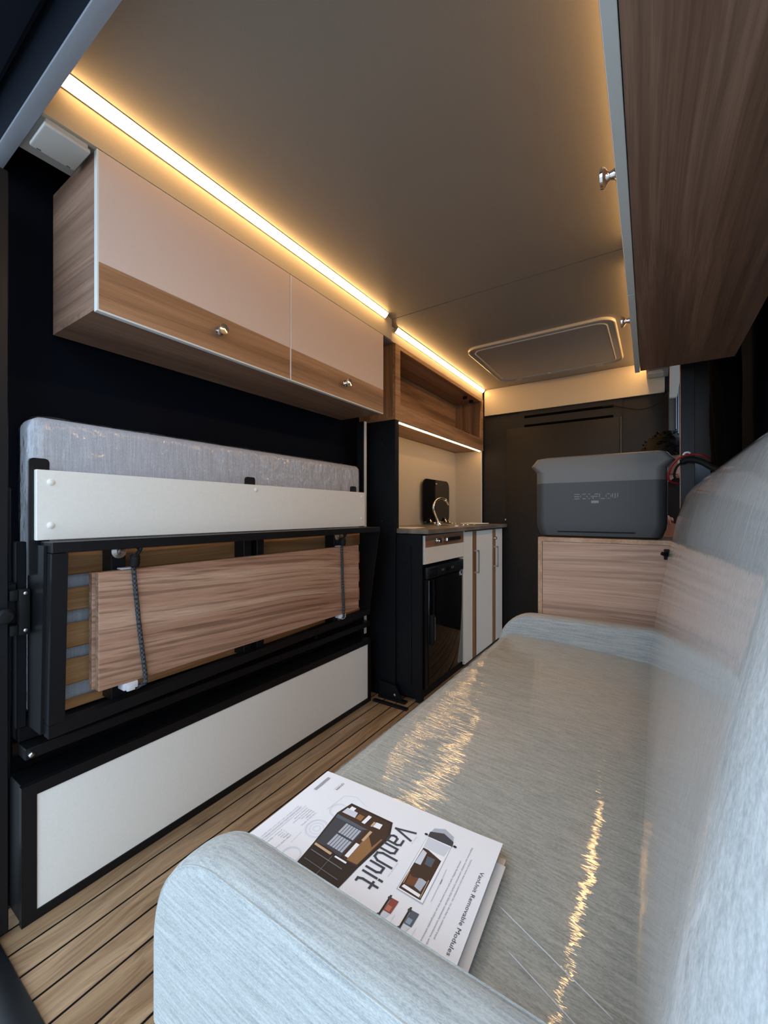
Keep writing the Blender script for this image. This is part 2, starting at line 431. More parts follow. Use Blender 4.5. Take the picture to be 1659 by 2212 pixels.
# --- rear sill at the floor edge
obj('trim_6', bx(B(), -1.5, 0.45, 0.235, 0.287, -0.08, 0.012, 0.003), 'black_satin', smooth=True, kind='structure')
obj('trim_7', bx(B(), -1.5, 0.45, 0.17, 0.233, -0.12, -0.012, 0.003), 'black_rubber', smooth=True, kind='structure')

# ==================================================================== LED STRIPS
def led(label, xc, side, y0, y1, zc=1.886, w=0.021, mat='led_glow'):
    """corner strip: legs along ceiling and fascia, rounded diffuser facing into the room; side=+1 strip on the left fascia"""
    t = thing('led_strip', label, 'light strip', (xc, (y0 + y1) / 2, zc), 'warm light strips along the ceiling edges' if w > 0.015 else None)
    pr = [(xc, zc - w - 0.002), (xc, zc), (xc + side * (w + 0.002), zc), (xc + side * (w + 0.002), zc - 0.0018), (xc + side * 0.002, zc - 0.0018), (xc + side * 0.002, zc - w - 0.002)]
    obj('profile', prism(B(), pr, 1, y0, y1), 'aluminium', t)
    arc = []
    for k in range(9):
        a = k / 8 * math.pi / 2
        q = w * (0.80 + 0.04 * math.sin(2 * a)) / (math.sin(a) + math.cos(a)) ** 0.75 * 1.2
        arc.append((xc + side * (0.0025 + q * math.sin(a) * 0.92), zc - 0.0025 - q * math.cos(a) * 0.92))
    arc.append((xc + side * 0.0025, zc - 0.0025))
    obj('diffuser', prism(B(), arc, 1, y0 + 0.002, y1 - 0.002), mat, t)
    for ya in (y0, y1):
        obj('end_cap', prism(B(), arc, 1, ya - 0.0015, ya + 0.0015), 'plate_white', t)
    return t
led('long warm light strip above the overhead cabinet with wooden band', -1.075, 1, 0.3575, 1.635)
led('warm light strip above the open wooden kitchen shelf', -1.118, 1, 1.79, 3.062)
led('warm light strip above the cabinet over the sofa', -0.042, -1, 0.3575, 1.635)
led('warm light strip beside the ceiling hatch, beyond the cabinet over the sofa', -0.050, -1, 1.79, 3.062)
ls = thing('led_strip', 'thin warm light strip under the open kitchen shelf', 'light strip', (-1.11, 2.4, 1.42))
obj('profile', bx(B(), -1.132, -1.114, 1.815, 3.02, 1.414, 1.4195), 'aluminium', ls)
bm = B(); prism(bm, [(-1.131 + 0.016 * k / 6, 1.414 - 0.006 * math.sin(math.pi * k / 6)) for k in range(7)], 1, 1.817, 3.018); obj('diffuser', bm, 'led_glow_shelf', ls)

# ==================================================================== OVERHEAD CABINETS
KNOB = [(0.0, 0.0), (0.0135, 0.0), (0.0135, 0.003), (0.008, 0.006), (0.006, 0.012), (0.0075, 0.015), (0.0135, 0.019), (0.0155, 0.022), (0.0145, 0.026), (0.0, 0.0275)]
def knob(parent, p, d, s=1.0, name='knob'):
    return obj(name, lathe(B(), [(r * s, h * s) for r, h in KNOB], p, d, 20), 'chrome', parent, smooth=True, label='chrome knob')
def overhead(label, xf, side, depth, ysplit, y0, y1, rotz=0.0):
    """xf front face x; side=+1 front faces +x"""
    t = thing('overhead_cabinet', label, 'cabinet', (xf, y0, 1.412))
    s = -side; z0, z1 = 1.412, 1.781; th = 0.014
    xi = xf + s * (th + 0.001); xb = xf + s * depth
    bm = B(); bx(bm, xi, xb, y0, y1, z0, z0 + 0.012); obj('bottom_panel', bm, 'laminate_y', t)
    bm = B(); bx(bm, xi, xb, y0, y0 + 0.012, z0 + 0.0121, z1 - 0.01); obj('side_panel', bm, 'laminate_x', t)
    bm = B(); bx(bm, xi, xb, y1 - 0.012, y1, z0 + 0.0121, z1 - 0.01); obj('side_panel', bm, 'laminate_x', t)
    bm = B(); bx(bm, xb - s * 0.008, xb, y0 + 0.0125, y1 - 0.0125, z0 + 0.0121, z1 - 0.01); obj('back_panel', bm, 'laminate_y', t)
    bm = B(); bx(bm, xi, xb, y0, y1, z1 - 0.0098, z1); obj('top_panel', bm, 'laminate_y', t)
    for a, b, ky in ((y0, ysplit - 0.001, 0.746), (ysplit + 0.001, y1, 1.334)):
        d = obj('door', bx(B(), xf, xf + s * th, a, b, z0 - 0.004, z1, 0.0006, 1), 'edge_white', t)
        e = xf - s * 0.0006
        obj('door_face', bx(B(), e, xf + s * 0.002, a + 0.004, b - 0.0012, 1.5225, z1 - 0.0015), 'door_white', d)
        obj('wood_band', bx(B(), e, xf + s * 0.002, a + 0.004, b - 0.0012, z0 + 0.0005, 1.5215), 'laminate_warm', d)
        knob(d, (xf - s * 0.001, ky, 1.477), (side, 0, 0))
    return t
overhead('overhead cabinet with pale pink doors and wood band above the folded bed', -1.075, 1, 0.256, 1.029, 0.428, 1.622)
oc2 = overhead('overhead cabinet seen from below over the sofa, brown wood underside', -0.0425, -1, 0.256, 1.029, 0.30, 1.61)
oc2.rotation_euler.z = R(0.74)

# square white cover plates under the soffits
def cover(label, x0, x1, y0, y1, z):
    t = thing('cover_plate', label, 'cover plate', ((x0 + x1) / 2, (y0 + y1) / 2, z), 'white cover plates under the ceiling soffits')
    obj('base', bx(B(), x0 + 0.004, x1 - 0.004, y0 + 0.004, y1 - 0.004, z - 0.010, z, 0.001, 1), 'plate_white', t, smooth=True)
    obj('lid', bx(B(), x0, x1, y0, y1, z - 0.020, z - 0.0105, 0.003, 2), 'plate_white', t, smooth=True)
    for yy in (y0 + 0.012, y1 - 0.018): obj('screw_slot', bx(B(), x0 + 0.004, x0 + 0.006, yy, yy + 0.008, z - 0.0206, z - 0.0198), 'ink_black', t)
cover('small white cover plate above the overhead cabinet with pink doors', -1.170, -1.080, 0.332, 0.418, 1.783)
cover('small white cover plate near the bulkhead below the right ceiling corner', -0.045, 0.035, 2.90, 2.99, 1.783)

# ==================================================================== OPEN KITCHEN SHELF
ks = thing('kitchen_shelf', 'open wooden wall cupboard above the kitchen counter', 'cupboard', (-1.11, 1.79, 1.42))
ky0, ky1, kz0, kz1, kxf, kxb = 1.79, 3.07, 1.42, 1.811, -1.112, -1.3435
obj('bottom_panel', bx(B(), kxf - 0.0165, kxb, ky0, ky1, kz0, kz0 + 0.015), 'laminate_warm', ks)
obj('side_panel', bx(B(), kxf - 0.0165, kxb, ky0, ky0 + 0.015, kz0 + 0.0151, kz1), 'laminate_z', ks)
obj('side_panel', bx(B(), kxf - 0.0165, kxb, ky1 - 0.015, ky1, kz0 + 0.0151, kz1), 'laminate_z', ks)
obj('top_panel', bx(B(), kxf - 0.0165, kxb, ky0 + 0.0152, ky1 - 0.0152, kz1 - 0.014, kz1), 'laminate_warm', ks)
obj('back_panel', bx(B(), kxb + 0.008, kxb, ky0 + 0.0152, ky1 - 0.0152, kz0 + 0.0151, kz1 - 0.0141), 'laminate_ko', ks)
for a, b_ in ((ky0, 1.838), (3.035, ky1)): obj('frame_stile', bx(B(), kxf, kxf - 0.016, a, b_, kz0, kz1), 'laminate_ko', ks)
obj('frame_rail', bx(B(), kxf, kxf - 0.016, 1.8381, 3.0349, kz0, 1.508), 'laminate_ko', ks)
obj('frame_rail', bx(B(), kxf, kxf - 0.016, 1.8381, 3.0349, kz1 - 0.022, kz1), 'laminate_ko', ks)
for hx, hy in ((-1.16, 1.865), (-1.17, 2.85), (-1.17, 2.97)):
    h = obj('hinge', bx(B(), hx - 0.014, hx + 0.014, hy - 0.01, hy + 0.01, kz1 - 0.034, kz1 - 0.0145, 0.002), 'black_rubber', ks)
    obj('hinge_screw', lathe(B(), [(0.005, 0), (0.005, 0.002), (0.003, 0.003)], (hx, hy, kz1 - 0.034), (0, 0, -1), 10), 'steel', h)
obj('door_catch', bx(B(), -1.128, -1.116, 2.70, 2.80, 1.5085, 1.515, 0.001), 'chrome', ks)

# splashback
sp = thing('splashback', 'beige woven-look splashback behind the kitchen counter', 'splashback', (-1.37, 2.4, 0.862))
obj('back_board', bx(B(), -1.3445, -1.336, 1.812, 3.045, 0.8625, 1.418), 'splash_beige', sp)
obj('side_board', bx(B(), -1.335, -1.12, 3.045, 3.058, 0.8625, 1.418), 'splash_beige', sp)
obj('edge_strip', bx(B(), -1.1195, -1.1165, 3.044, 3.059, 0.8625, 1.418), 'edge_white', sp)
obj('corner_bead', bx(B(), -1.3355, -1.331, 3.0405, 3.0445, 0.8625, 1.418), 'plate_white', sp)

# tall black panel between bed and kitchen
tp = thing('divider_panel', 'tall black divider panel between the folded bed and the kitchen', 'panel', (-1.22, 1.78, 0))
obj('sheet', bx(B(), -1.344, -1.105, 1.776, 1.79, 0.0, 1.418, 0.001, 1), 'black_paint', tp)
obj('front_flange', bx(B(), -1.112, -1.105, 1.7902, 1.811, 0.8625, 1.418), 'black_satin', tp)
for zz in (0.90, 1.30): obj('bolt', lathe(B(), [(0.005, 0), (0.005, 0.002), (0.002, 0.004)], (-1.19, 1.776, zz), (0, -1, 0), 10), 'black_satin', tp, smooth=True)

# ==================================================================== KITCHEN UNIT
ku = thing('kitchen_unit', 'low kitchen cabinet with white doors, wooden stripes and black side panel', 'cabinet', (-1.15, 1.795, 0))
obj('side_panel', bx(B(), -1.34, -0.966, 1.795, 1.811, 0.022, 0.834, 0.001, 1), 'black_paint', ku)
def raised(x0, x1, z0, z1):
    bm = B(); prism(bm, rrect(x0, x1, z0, z1, 0.004, 3), 1, 1.7905, 1.795)
    return obj('raised_panel', bm, 'black_paint', ku)
raised(-1.30, -1.023, 0.692, 0.78); raised(-1.30, -1.019, 0.082, 0.684)
obj('base_plinth', bx(B(), -1.33, -0.99, 1.83, 3.055, 0.0, 0.05), 'black_paint', ku)
obj('end_panel', bx(B(), -1.34, -0.966, 3.045, 3.061, 0.022, 0.834), 'black_paint', ku)
obj('partition', bx(B(), -1.34, -0.9625, 2.3195, 2.335, 0.052, 0.834), 'kitchen_white', ku)
obj('corner_foot', bx(B(), -1.0, -0.97, 1.80, 1.83, 0.0, 0.022), 'black_rubber', ku)
dr = obj('drawer_front', bx(B(), -0.962, -0.976, 1.822, 2.318, 0.684, 0.829, 0.001, 1), 'edge_white', ku)
obj('drawer_face', bx(B(), -0.9612, -0.963, 1.832, 2.3165, 0.6855, 0.767), 'kitchen_white', dr)
obj('wood_band', bx(B(), -0.9612, -0.963, 1.832, 2.3165, 0.768, 0.8275), 'laminate_warm', dr)
knob(dr, (-0.961, 1.955, 0.798), (1, 0, 0), 0.95)
obj('latch_bar', bx(B(), -0.9605, -0.950, 2.08, 2.25, 0.790, 0.808, 0.002), 'black_satin', dr)
obj('latch_cap', bx(B(), -0.9605, -0.944, 2.05, 2.079, 0.789, 0.809, 0.003), 'chrome', dr)
def kdoor(y0, y1, s0, s1, hy, extra=False):
    d = obj('door', bx(B(), -0.962, -0.976, y0, y1, 0.03, 0.829, 0.001, 1), 'edge_white', ku)
    cuts = [(y0 + 0.002, s0 - 0.001, 'kitchen_white', 'door_face'), (s0, s1, 'laminate_z', 'wood_stripe'), (s1 + 0.001, y1 - 0.002, 'kitchen_white', 'door_face')]
    for a, b_, m, n in cuts:
        if b_ - a > 0.004: obj(n, bx(B(), -0.9612, -0.963, a, b_, 0.032, 0.8275), m, d)
    bm = B(); zz0, zz1 = 0.563, 0.708
    bx(bm, -0.961, -0.934, hy - 0.006, hy + 0.006, zz0, zz0 + 0.009); bx(bm, -0.961, -0.934, hy - 0.006, hy + 0.006, zz1 - 0.009, zz1); bx(bm, -0.940, -0.932, hy - 0.006, hy + 0.006, zz0, zz1)
    obj('handle', bm, 'nickel', d)
    if extra: knob(d, (-0.961, hy - 0.0, 0.765), (1, 0, 0), 0.7)
kdoor(2.336, 2.833, 2.462, 2.528, 2.497)
kdoor(2.837, 3.058, 2.839, 2.905, 2.872, True)
# worktop
obj('worktop', bx(B(), -1.344, -0.928, 1.797, 3.072, 0.838, 0.8615, 0.0015, 1), 'worktop_stone', smooth=True, label='grey-brown stone-look worktop on the kitchen cabinet', cat='worktop')
# fridge
fr = thing('fridge', 'small black glossy fridge built in under the kitchen drawer', 'fridge', (-1.1, 2.07, 0.05))
obj('body', bx(B(), -1.32, -0.985, 1.84, 2.312, 0.052, 0.672), 'black_paint', fr)
obj('side_frame', bx(B(), -0.984, -0.968, 1.84, 1.872, 0.052, 0.604), 'black_satin', fr)
cp = obj('control_panel', bx(B(), -0.984, -0.958, 1.842, 2.311, 0.608, 0.668, 0.004), 'black_satin', fr, smooth=True)
for k in range(5):
    obj('grille_slat', bx(B(), -0.958, -0.9565, 1.87, 1.96, 0.616 + k * 0.009, 0.620 + k * 0.009), 'black_gloss', cp)
    obj('grille_slat', bx(B(), -0.958, -0.9565, 2.22, 2.295, 0.616 + k * 0.009, 0.620 + k * 0.009), 'black_gloss', cp)
obj('display', bx(B(), -0.958, -0.9568, 2.07, 2.11, 0.628, 0.648), 'black_gloss', cp)
for y in (2.015, 2.035, 2.14, 2.16): obj('button', bx(B(), -0.958, -0.9562, y - 0.005, y + 0.005, 0.632, 0.644, 0.001, 1), 'ink_slate', cp)
fd = obj('door', bx(B(), -0.984, -0.964, 1.876, 2.310, 0.062, 0.60, 0.003), 'black_gloss', fr, smooth=True)
obj('handle', bx(B(), -0.9635, -0.945, 1.880, 1.908, 0.27, 0.42, 0.003), 'black_rubber', fd, smooth=True)
obj('handle_insert', bx(B(), -0.9635, -0.950, 1.9085, 1.922, 0.285, 0.405, 0.001), 'ink_grey', fd)
# sink with standing glass lid
sk = thing('sink', 'steel sink with black glass lid standing open on the worktop', 'sink', (-1.15, 2.63, 0.8615))
bm = B(); prism(bm, rrect(-1.315, -0.99, 2.36, 2.90, 0.05, 6), 2, 0.8616, 0.8645); obj('rim', bm, 'steel', sk, smooth=True)
bm = B(); tube(bm, [(x, y, 0.8645) for x, y in rrect(-1.285, -1.02, 2.56, 2.87, 0.05, 6)], 0.003, 8, closed=True); obj('bowl_edge', bm, 'chrome', sk, smooth=True)
bm = B(); prism(bm, rrect(-1.283, -1.022, 2.562, 2.868, 0.05, 6), 2, 0.8646, 0.8652); obj('bowl', bm, 'ink_grey', sk)
bm = B(); prism(bm, rrect(2.462, 2.882, 0.872, 1.178, 0.055, 8), 0, -1.318, -1.311)
gl = obj('glass_lid', bm, 'black_gloss', sk, smooth=True)
obj('lid_stud', lathe(B(), [(0.007, 0), (0.007, 0.003), (0.004, 0.005)], (-1.311, 2.665, 1.15), (1, 0, 0), 12), 'chrome', gl, smooth=True)
for y in (2.55, 2.79):
    bm = B(); tube(bm, spline([(-1.309, y, 0.905), (-1.30, y, 0.885), (-1.285, y, 0.876), (-1.26, y, 0.8725)], 4), [0.009] * 12 + [0.006], 10); obj('hinge', bm, 'chrome', sk, smooth=True)
fc = thing('faucet', 'chrome swan-neck tap in front of the black glass lid', 'tap', (-1.2, 2.47, 0.8645))
obj('base', lathe(B(), [(0.022, 0), (0.022, 0.005), (0.013, 0.012), (0.012, 0.02)], (-1.2, 2.468, 0.8646), (0, 0, 1), 16), 'chrome', fc, smooth=True)
pts = [(-1.2, 2.466, 0.884), (-1.2, 2.43, 0.925), (-1.2, 2.397, 0.968), (-1.2, 2.405, 1.0), (-1.2, 2.44, 1.026), (-1.2, 2.50, 1.04), (-1.2, 2.555, 1.036), (-1.2, 2.59, 1.022)]
obj('spout', tube(B(), spline(pts, 6), 0.0075, 12), 'chrome', fc, smooth=True)
obj('nozzle', tube(B(), [(-1.2, 2.575, 1.031), (-1.2, 2.60, 1.015), (-1.2, 2.615, 1.003)], 0.0115, 12), 'chrome', fc, smooth=True)
obj('lever', tube(B(), [(-1.2, 2.487, 0.875), (-1.2, 2.54, 0.883)], 0.004, 8), 'chrome', fc, smooth=True)
def sheet(name, label, cat, x0, x1, y0, y1, z, mat, rz, th=0.0015, group=None):
    bm = bx(B(), x0, x1, y0, y1, z, z + th, rot=Matrix.Rotation(R(rz), 3, 'Z'))
    return obj(name, bm, mat, label=label, cat=cat, group=group)
sheet('leaflet', 'pink-tinted leaflet lying on the near end of the kitchen worktop', 'leaflet', -1.27, -1.06, 1.87, 2.02, 0.8617, 'paper', 6, 0.0012)
sheet('leaflet', 'white folded sheet lying by the black glass lid on the worktop', 'leaflet', -1.12, -0.98, 2.66, 2.80, 0.8676, 'paper', -8, 0.006)

# ==================================================================== FOLDED BED
bed = thing('folding_bed', 'folded black steel bed frame with wooden slats against the left wall', 'bed', (-1.2, 1.0, 0.44))
# top rail, bottom rail, near and far ends
hexa(B(), [(0, 0, 0)] * 8) if False else None
obj('top_rail', bx(B(), -1.168, -1.10, 0.352, 1.632, 0.852, 0.876, 0.0015, 1), 'black_satin', bed, smooth=True)
bm = hexa(B(), [(-1.148, 0.352, 0.44), (-1.12, 0.352, 0.44), (-1.16, 1.632, 0.452), (-1.19, 1.632, 0.452), (-1.148, 0.352, 0.468), (-1.12, 0.352, 0.468), (-1.158, 1.632, 0.478), (-1.188, 1.632, 0.478)])
obj('bottom_rail', bm, 'black_satin', bed)
bm = hexa(B(), [(-1.148, 0.352, 0.469), (-1.12, 0.352, 0.469), (-1.12, 0.382, 0.469), (-1.148, 0.382, 0.469), (-1.13, 0.352, 0.851), (-1.1005, 0.352, 0.851), (-1.1005, 0.382, 0.851), (-1.13, 0.382, 0.851)])
obj('end_post', bm, 'black_satin', bed)
bm = hexa(B(), [(-1.228, 0.346, 0.444), (-1.149, 0.346, 0.444), (-1.149, 0.3515, 0.444), (-1.228, 0.3515, 0.444), (-1.228, 0.346, 0.868), (-1.128, 0.346, 0.868), (-1.128, 0.3515, 0.868), (-1.228, 0.3515, 0.868)])
obj('end_plate', bm, 'black_satin', bed)
bm = hexa(B(), [(-1.226, 1.626, 0.455), (-1.16, 1.626, 0.479), (-1.16, 1.633, 0.479), (-1.226, 1.633, 0.455), (-1.226, 1.626, 0.851), (-1.104, 1.626, 0.851), (-1.104, 1.633, 0.851), (-1.226, 1.633, 0.851)])
obj('end_plate', bm, 'black_satin', bed)
for z0, z1 in ((0.787, 0.845), (0.698, 0.755), (0.606, 0.667), (0.515, 0.578), (0.455, 0.479)):
    obj('slat', bx(B(), -1.222, -1.212, 0.36, 1.622, z0, z1, 0.003, 1), 'slat_birch', bed)
for y, wd in ((0.495, 0.034), (0.90, 0.03), (0.955, 0.03), (1.365, 0.045)):
    obj('cross_bar', bx(B(), -1.2115, -1.16, y, y + wd, 0.462, 0.8515, 0.001, 1), 'black_satin', bed)
for y in (0.512, 1.386):
    obj('disc_nut', lathe(B(), [(0.0, 0), (0.018, 0.0), (0.018, 0.002), (0.007, 0.005), (0.006, 0.008), (0.0, 0.009)], (-1.1595, y, 0.842), (1, 0, 0), 18), 'nickel', bed, smooth=True)
# white guard board with screw caps
gb = obj('guard_board', bx(B(), -1.184, -1.17, 0.345, 1.606, 0.8785, 1.04, 0.001, 1), 'panel_white', bed, label='long white guard board above the slatted frame')
for y, z in ((0.372, 1.012), (0.372, 0.912), (0.958, 1.022), (1.578, 1.018), (1.578, 0.915)):
    obj('screw_cap', lathe(B(), [(0.0075, 0), (0.0075, 0.0015), (0.005, 0.0035), (0.0, 0.004)], (-1.17, y, z), (1, 0, 0), 16), 'panel_white', gb, smooth=True)
for y0, y1, zb in ((0.336, 0.374, 0.80), (0.927, 0.967, 1.0), (1.518, 1.556, 1.0)):
    bm = B(); r_ = 0.008; zt = 1.067
    out = [(y0, zb), (y1, zb), (y1, zt - r_), (y1 - r_ * 0.3, zt - r_ * 0.3), (y1 - r_, zt), (y0 + r_, zt), (y0 + r_ * 0.3, zt - r_ * 0.3), (y0, zt - r_)]
    prism(bm, out, 0, -1.1925, -1.1845); obj('retaining_tab', bm, 'black_satin', bed)
# mattress, upright behind the slats
ms = thing('mattress', 'grey mattress in clear plastic wrap standing upright behind the white board', 'mattress', (-1.28, 1.0, 0.45))
def roundbox(x0, x1, y0, y1, z0, z1, bev, seg, cuts=0):
    bm = B(); bx(bm, x0, x1, y0, y1, z0, z1, bev, seg); return bm
obj('cover', roundbox(-1.338, -1.2365, 0.356, 1.662, 0.45, 1.176, 0.026, 5), 'mattress_fabric', ms, smooth=True)
def crinkle(bm, amp, sc, seed=0, edge_cut=None):
    from mathutils import noise as mn
    for v in bm.verts:
        n = mn.noise_vector(Vector((v.co.x * sc[0] + seed, v.co.y * sc[1], v.co.z * sc[2])))
        v.co += n * amp
bm = roundbox(-1.3405, -1.2325, 0.352, 1.666, 0.448, 1.180, 0.03, 5)
bmesh.ops.subdivide_edges(bm, edges=[e for e in bm.edges if e.calc_length() > 0.3], cuts=60, use_grid_fill=True)
crinkle(bm, 0.0022, (60, 45, 9))
obj('plastic_wrap', bm, 'film_mattress', ms, smooth=True, angle=0)

# folded wooden table leaf strapped to the frame
tb = thing('table_leaf', 'folded wooden table board strapped inside the black bed frame', 'table board', (-1.13, 0.97, 0.51))
obj('front_board', bx(B(), -1.138, -1.12, 0.45, 1.49, 0.510, 0.797, 0.001, 1), 'laminate_board', tb)
obj('rear_board', bx(B(), -1.1585, -1.1405, 0.444, 1.485, 0.512, 0.795, 0.001, 1), 'laminate_board', tb)
for y in (0.505, 1.36):
    bm = B(); bx(bm, -1.15, -1.118, y, y + 0.035, 0.492, 0.5095, 0.002); bx(bm, -1.125, -1.117, y + 0.008, y + 0.027, 0.488, 0.5025, 0.001); obj('hinge_block', bm, 'plastic_white', tb, smooth=True)
    bm = B(); bx(bm, -1.15, -1.125, y - 0.002, y + 0.03, 0.7975, 0.801, 0.001, 1); obj('hinge_plate', bm, 'plastic_white', tb)
def bungee(label, y0, y1):
    t = thing('bungee_cord', label, 'cord', (-1.113, y0, 0.50), 'black bungee cords on the folded table board')
    obj('cord', tube(B(), spline([(-1.108, y0, 0.815), (-1.1145, y0 + 0.002, 0.796), (-1.1145, (y0 + y1) / 2, 0.65), (-1.1145, y1, 0.512), (-1.12, y1 - 0.004, 0.496), (-1.135, y1 - 0.015, 0.485)], 6), 0.0055, 10), 'bungee_weave', t, smooth=True)
    bm = lathe(B(), [(0.006, 0), (0.011, 0.003), (0.0125, 0.012), (0.012, 0.018), (0.0125, 0.02), (0.011, 0.026), (0.012, 0.028), (0.008, 0.034)], (-1.108, y0, 0.803), (0.0, 0.08, 1), 14)
    obj('hook_grip', bm, 'black_rubber', t, smooth=True)
    obj('hook', tube(B(), spline([(-1.108, y0 + 0.004, 0.832), (-1.108, y0 + 0.012, 0.842), (-1.104, y0 + 0.014, 0.8505), (-1.115, y0 + 0.014, 0.8505)], 5), 0.005, 8), 'black_rubber', t, smooth=True)
bungee('near black bungee cord crossing the left end of the wooden table board', 0.525, 0.556)
bungee('far black bungee cord crossing the right end of the wooden table board', 1.361, 1.376)

# rails between folded bed and base cabinet
br = thing('support_rail', 'black steel support rails between the folded bed and the low white-panelled box', 'rail', (-1.24, 1.0, 0.32))
obj('rail', bx(B(), -1.26, -1.205, 0.335, 1.70, 0.372, 0.398, 0.002, 1), 'black_satin', br)
obj('rail', bx(B(), -1.30, -1.25, 0.335, 1.698, 0.4, 0.435, 0.002, 1), 'black_paint', br)
obj('backing_sheet', bx(B(), -1.32, -1.29, 0.335, 1.70, 0.318, 0.40), 'black_gloss', br)
for y in (0.62, 1.32): obj('stud', bx(B(), -1.235, -1.225, y, y + 0.012, 0.398, 0.436), 'black_satin', br)
obj('bolt', lathe(B(), [(0.006, 0), (0.006, 0.008), (0.003, 0.01)], (-1.205, 0.345, 0.385), (1, 0, 0), 8), 'bolt_zinc', br)
# low storage box with white panel
lb = thing('storage_base', 'low black-framed storage box with long white front panel on the floor', 'storage box', (-1.26, 1.0, 0))
obj('carcass', bx(B(), -1.335, -1.212, 0.33, 1.69, 0.0, 0.315), 'black_paint', lb)
bm = B(); bx(bm, -1.2115, -1.196, 0.326, 1.692, 0.29, 0.317); bx(bm, -1.2115, -1.196, 0.326, 1.692, 0.0, 0.022); bx(bm, -1.2115, -1.196, 0.326, 0.354, 0.0221, 0.2899); bx(bm, -1.2115, -1.196, 1.668, 1.692, 0.0221, 0.2899)
obj('frame', bm, 'black_satin', lb)
obj('front_panel', bx(B(), -1.2114, -1.199, 0.3545, 1.6675, 0.0225, 0.2895), 'panel_white', lb)
# corner posts of the modules
po = thing('corner_post', 'black steel corner post at the near left edge beside the bed', 'post', (-1.22, 0.28, 0))
obj('upright', bx(B(), -1.245, -1.2, 0.255, 0.305, 0.012, 1.70, 0.002, 1), 'black_satin', po)
obj('channel', bx(B(), -1.315, -1.29, 0.306, 0.3255, 0.0, 1.70, 0.002, 1), 'black_paint', po)
obj('channel', bx(B(), -1.275, -1.262, 0.306, 0.3255, 0.32, 1.0, 0.002, 1), 'black_satin', po)
obj('channel', bx(B(), -1.262, -1.2325, 0.3272, 0.3455, 0.44, 0.874, 0.002, 1), 'black_paint', po)
obj('mounting_plate', bx(B(), -1.262, -1.2245, 0.3055, 0.3255, 0.66, 0.78, 0.002, 1), 'black_satin', po)
for z in (0.60, 0.80, 0.995, 1.21): obj('bolt_hole', lathe(B(), [(0.007, 0), (0.007, 0.001)], (-1.2, 0.283, z), (1, 0, 0), 14), 'black_gloss', po)
obj('clamp_knob', lathe(B(), [(0.008, 0), (0.008, 0.008), (0.016, 0.01), (0.017, 0.02), (0.012, 0.028), (0.0, 0.03)], (-1.2, 0.295, 0.715), (1, 0, 0), 12), 'black_rubber', po, smooth=True)
gh = thing('grab_handle', 'small black plastic grab handle bolted beside the bed frame', 'handle', (-1.22, 0.334, 0.67))
bm = B(); bx(bm, -1.222, -1.1955, 0.3215, 0.3425, 0.664, 0.768, 0.004); obj('bar', bm, 'black_rubber', gh, smooth=True)
for z in (0.667, 0.745): obj('foot', bx(B(), -1.2235, -1.1975, 0.3065, 0.3213, z - 0.002, z + 0.022, 0.003), 'black_rubber', gh, smooth=True)
for z in (0.759, 0.675): obj('bolt', lathe(B(), [(0.004, 0), (0.004, 0.002), (0.002, 0.003)], (-1.1955, 0.333, z), (1, 0, 0), 10), 'bolt_zinc', gh, smooth=True)
# far end of the bed module
pe = thing('corner_post', 'black slotted corner post between mattress end and tall divider panel', 'post', (-1.26, 1.71, 0))
obj('upright', bx(B(), -1.29, -1.248, 1.70, 1.722, 0.0, 1.411, 0.002, 1), 'black_satin', pe)
obj('edge_strip', bx(B(), -1.2478, -1.2445, 1.705, 1.722, 0.325, 1.411), 'panel_white', pe)
for z in (0.42, 0.5, 1.1, 1.25): obj('bolt_hole', lathe(B(), [(0.004, 0), (0.004, 0.0012)], (-1.27, 1.70, z), (0, -1, 0), 10), 'bolt_zinc' if z < 0.6 else 'black_gloss', pe)
fb = thing('floor_bracket', 'black steel floor bracket with bolt between bed and kitchen', 'bracket', (-1.1, 1.72, 0))
obj('foot_plate', bx(B(), -1.185, -0.99, 1.690, 1.712, 0.0005, 0.010, 0.001, 1), 'black_satin', fb)
obj('foot_plate', bx(B(), -1.19, -1.03, 1.745, 1.772, 0.0005, 0.012, 0.001, 1), 'black_satin', fb)
bm = B(); prism(bm, [(-1.185, 0.0125), (-1.055, 0.0125), (-1.06, 0.03), (-1.09, 0.075), (-1.185, 0.085)], 1, 1.755, 1.761); obj('gusset', bm, 'black_satin', fb)
obj('bolt', lathe(B(), [(0.007, 0), (0.007, 0.004), (0.003, 0.006)], (-1.095, 1.755, 0.03), (0, -1, 0), 6), 'bolt_zinc', fb)

# right hand post and wall side fittings
pr_ = thing('corner_post', 'black corner post behind the sofa, below the far end of the right cabinet', 'post', (0.085, 1.71, 0))
obj('upright', bx(B(), 0.068, 0.106, 1.70, 1.74, 0.0, 1.782, 0.001, 1), 'black_satin', pr_)
obj('edge_strip', bx(B(), 0.0655, 0.0678, 1.70, 1.706, 0.86, 1.782), 'edge_wood', pr_)  # LED light on the black post's edge, put into a golden wood-coloured strip
bl = thing('blind_cassette', 'white slanted panel hanging at the far right behind the post', 'panel', (0.085, 2.7, 1.62))
bm = hexa(B(), [(0.062, 2.86, 1.60), (0.098, 2.86, 1.60), (0.098, 2.885, 1.60), (0.062, 2.885, 1.60), (0.062, 2.55, 1.782), (0.125, 2.55, 1.782), (0.125, 2.885, 1.782), (0.062, 2.885, 1.782)])
obj('panel', bm, 'plate_white', bl)
dg = thing('door_rail', 'dark grey metal door pillar with thin vertical seals at the far right', 'pillar', (0.1, 3.0, 0))
obj('pillar', bx(B(), 0.062, 0.125, 3.03, 3.07, 0.0, 1.70, 0.003, 1), 'station_dark', dg)
for x in (0.098, 0.108): obj('seal', bx(B(), x, x + 0.004, 3.02, 3.0295, 0.0, 1.70), 'ink_slate2', dg)

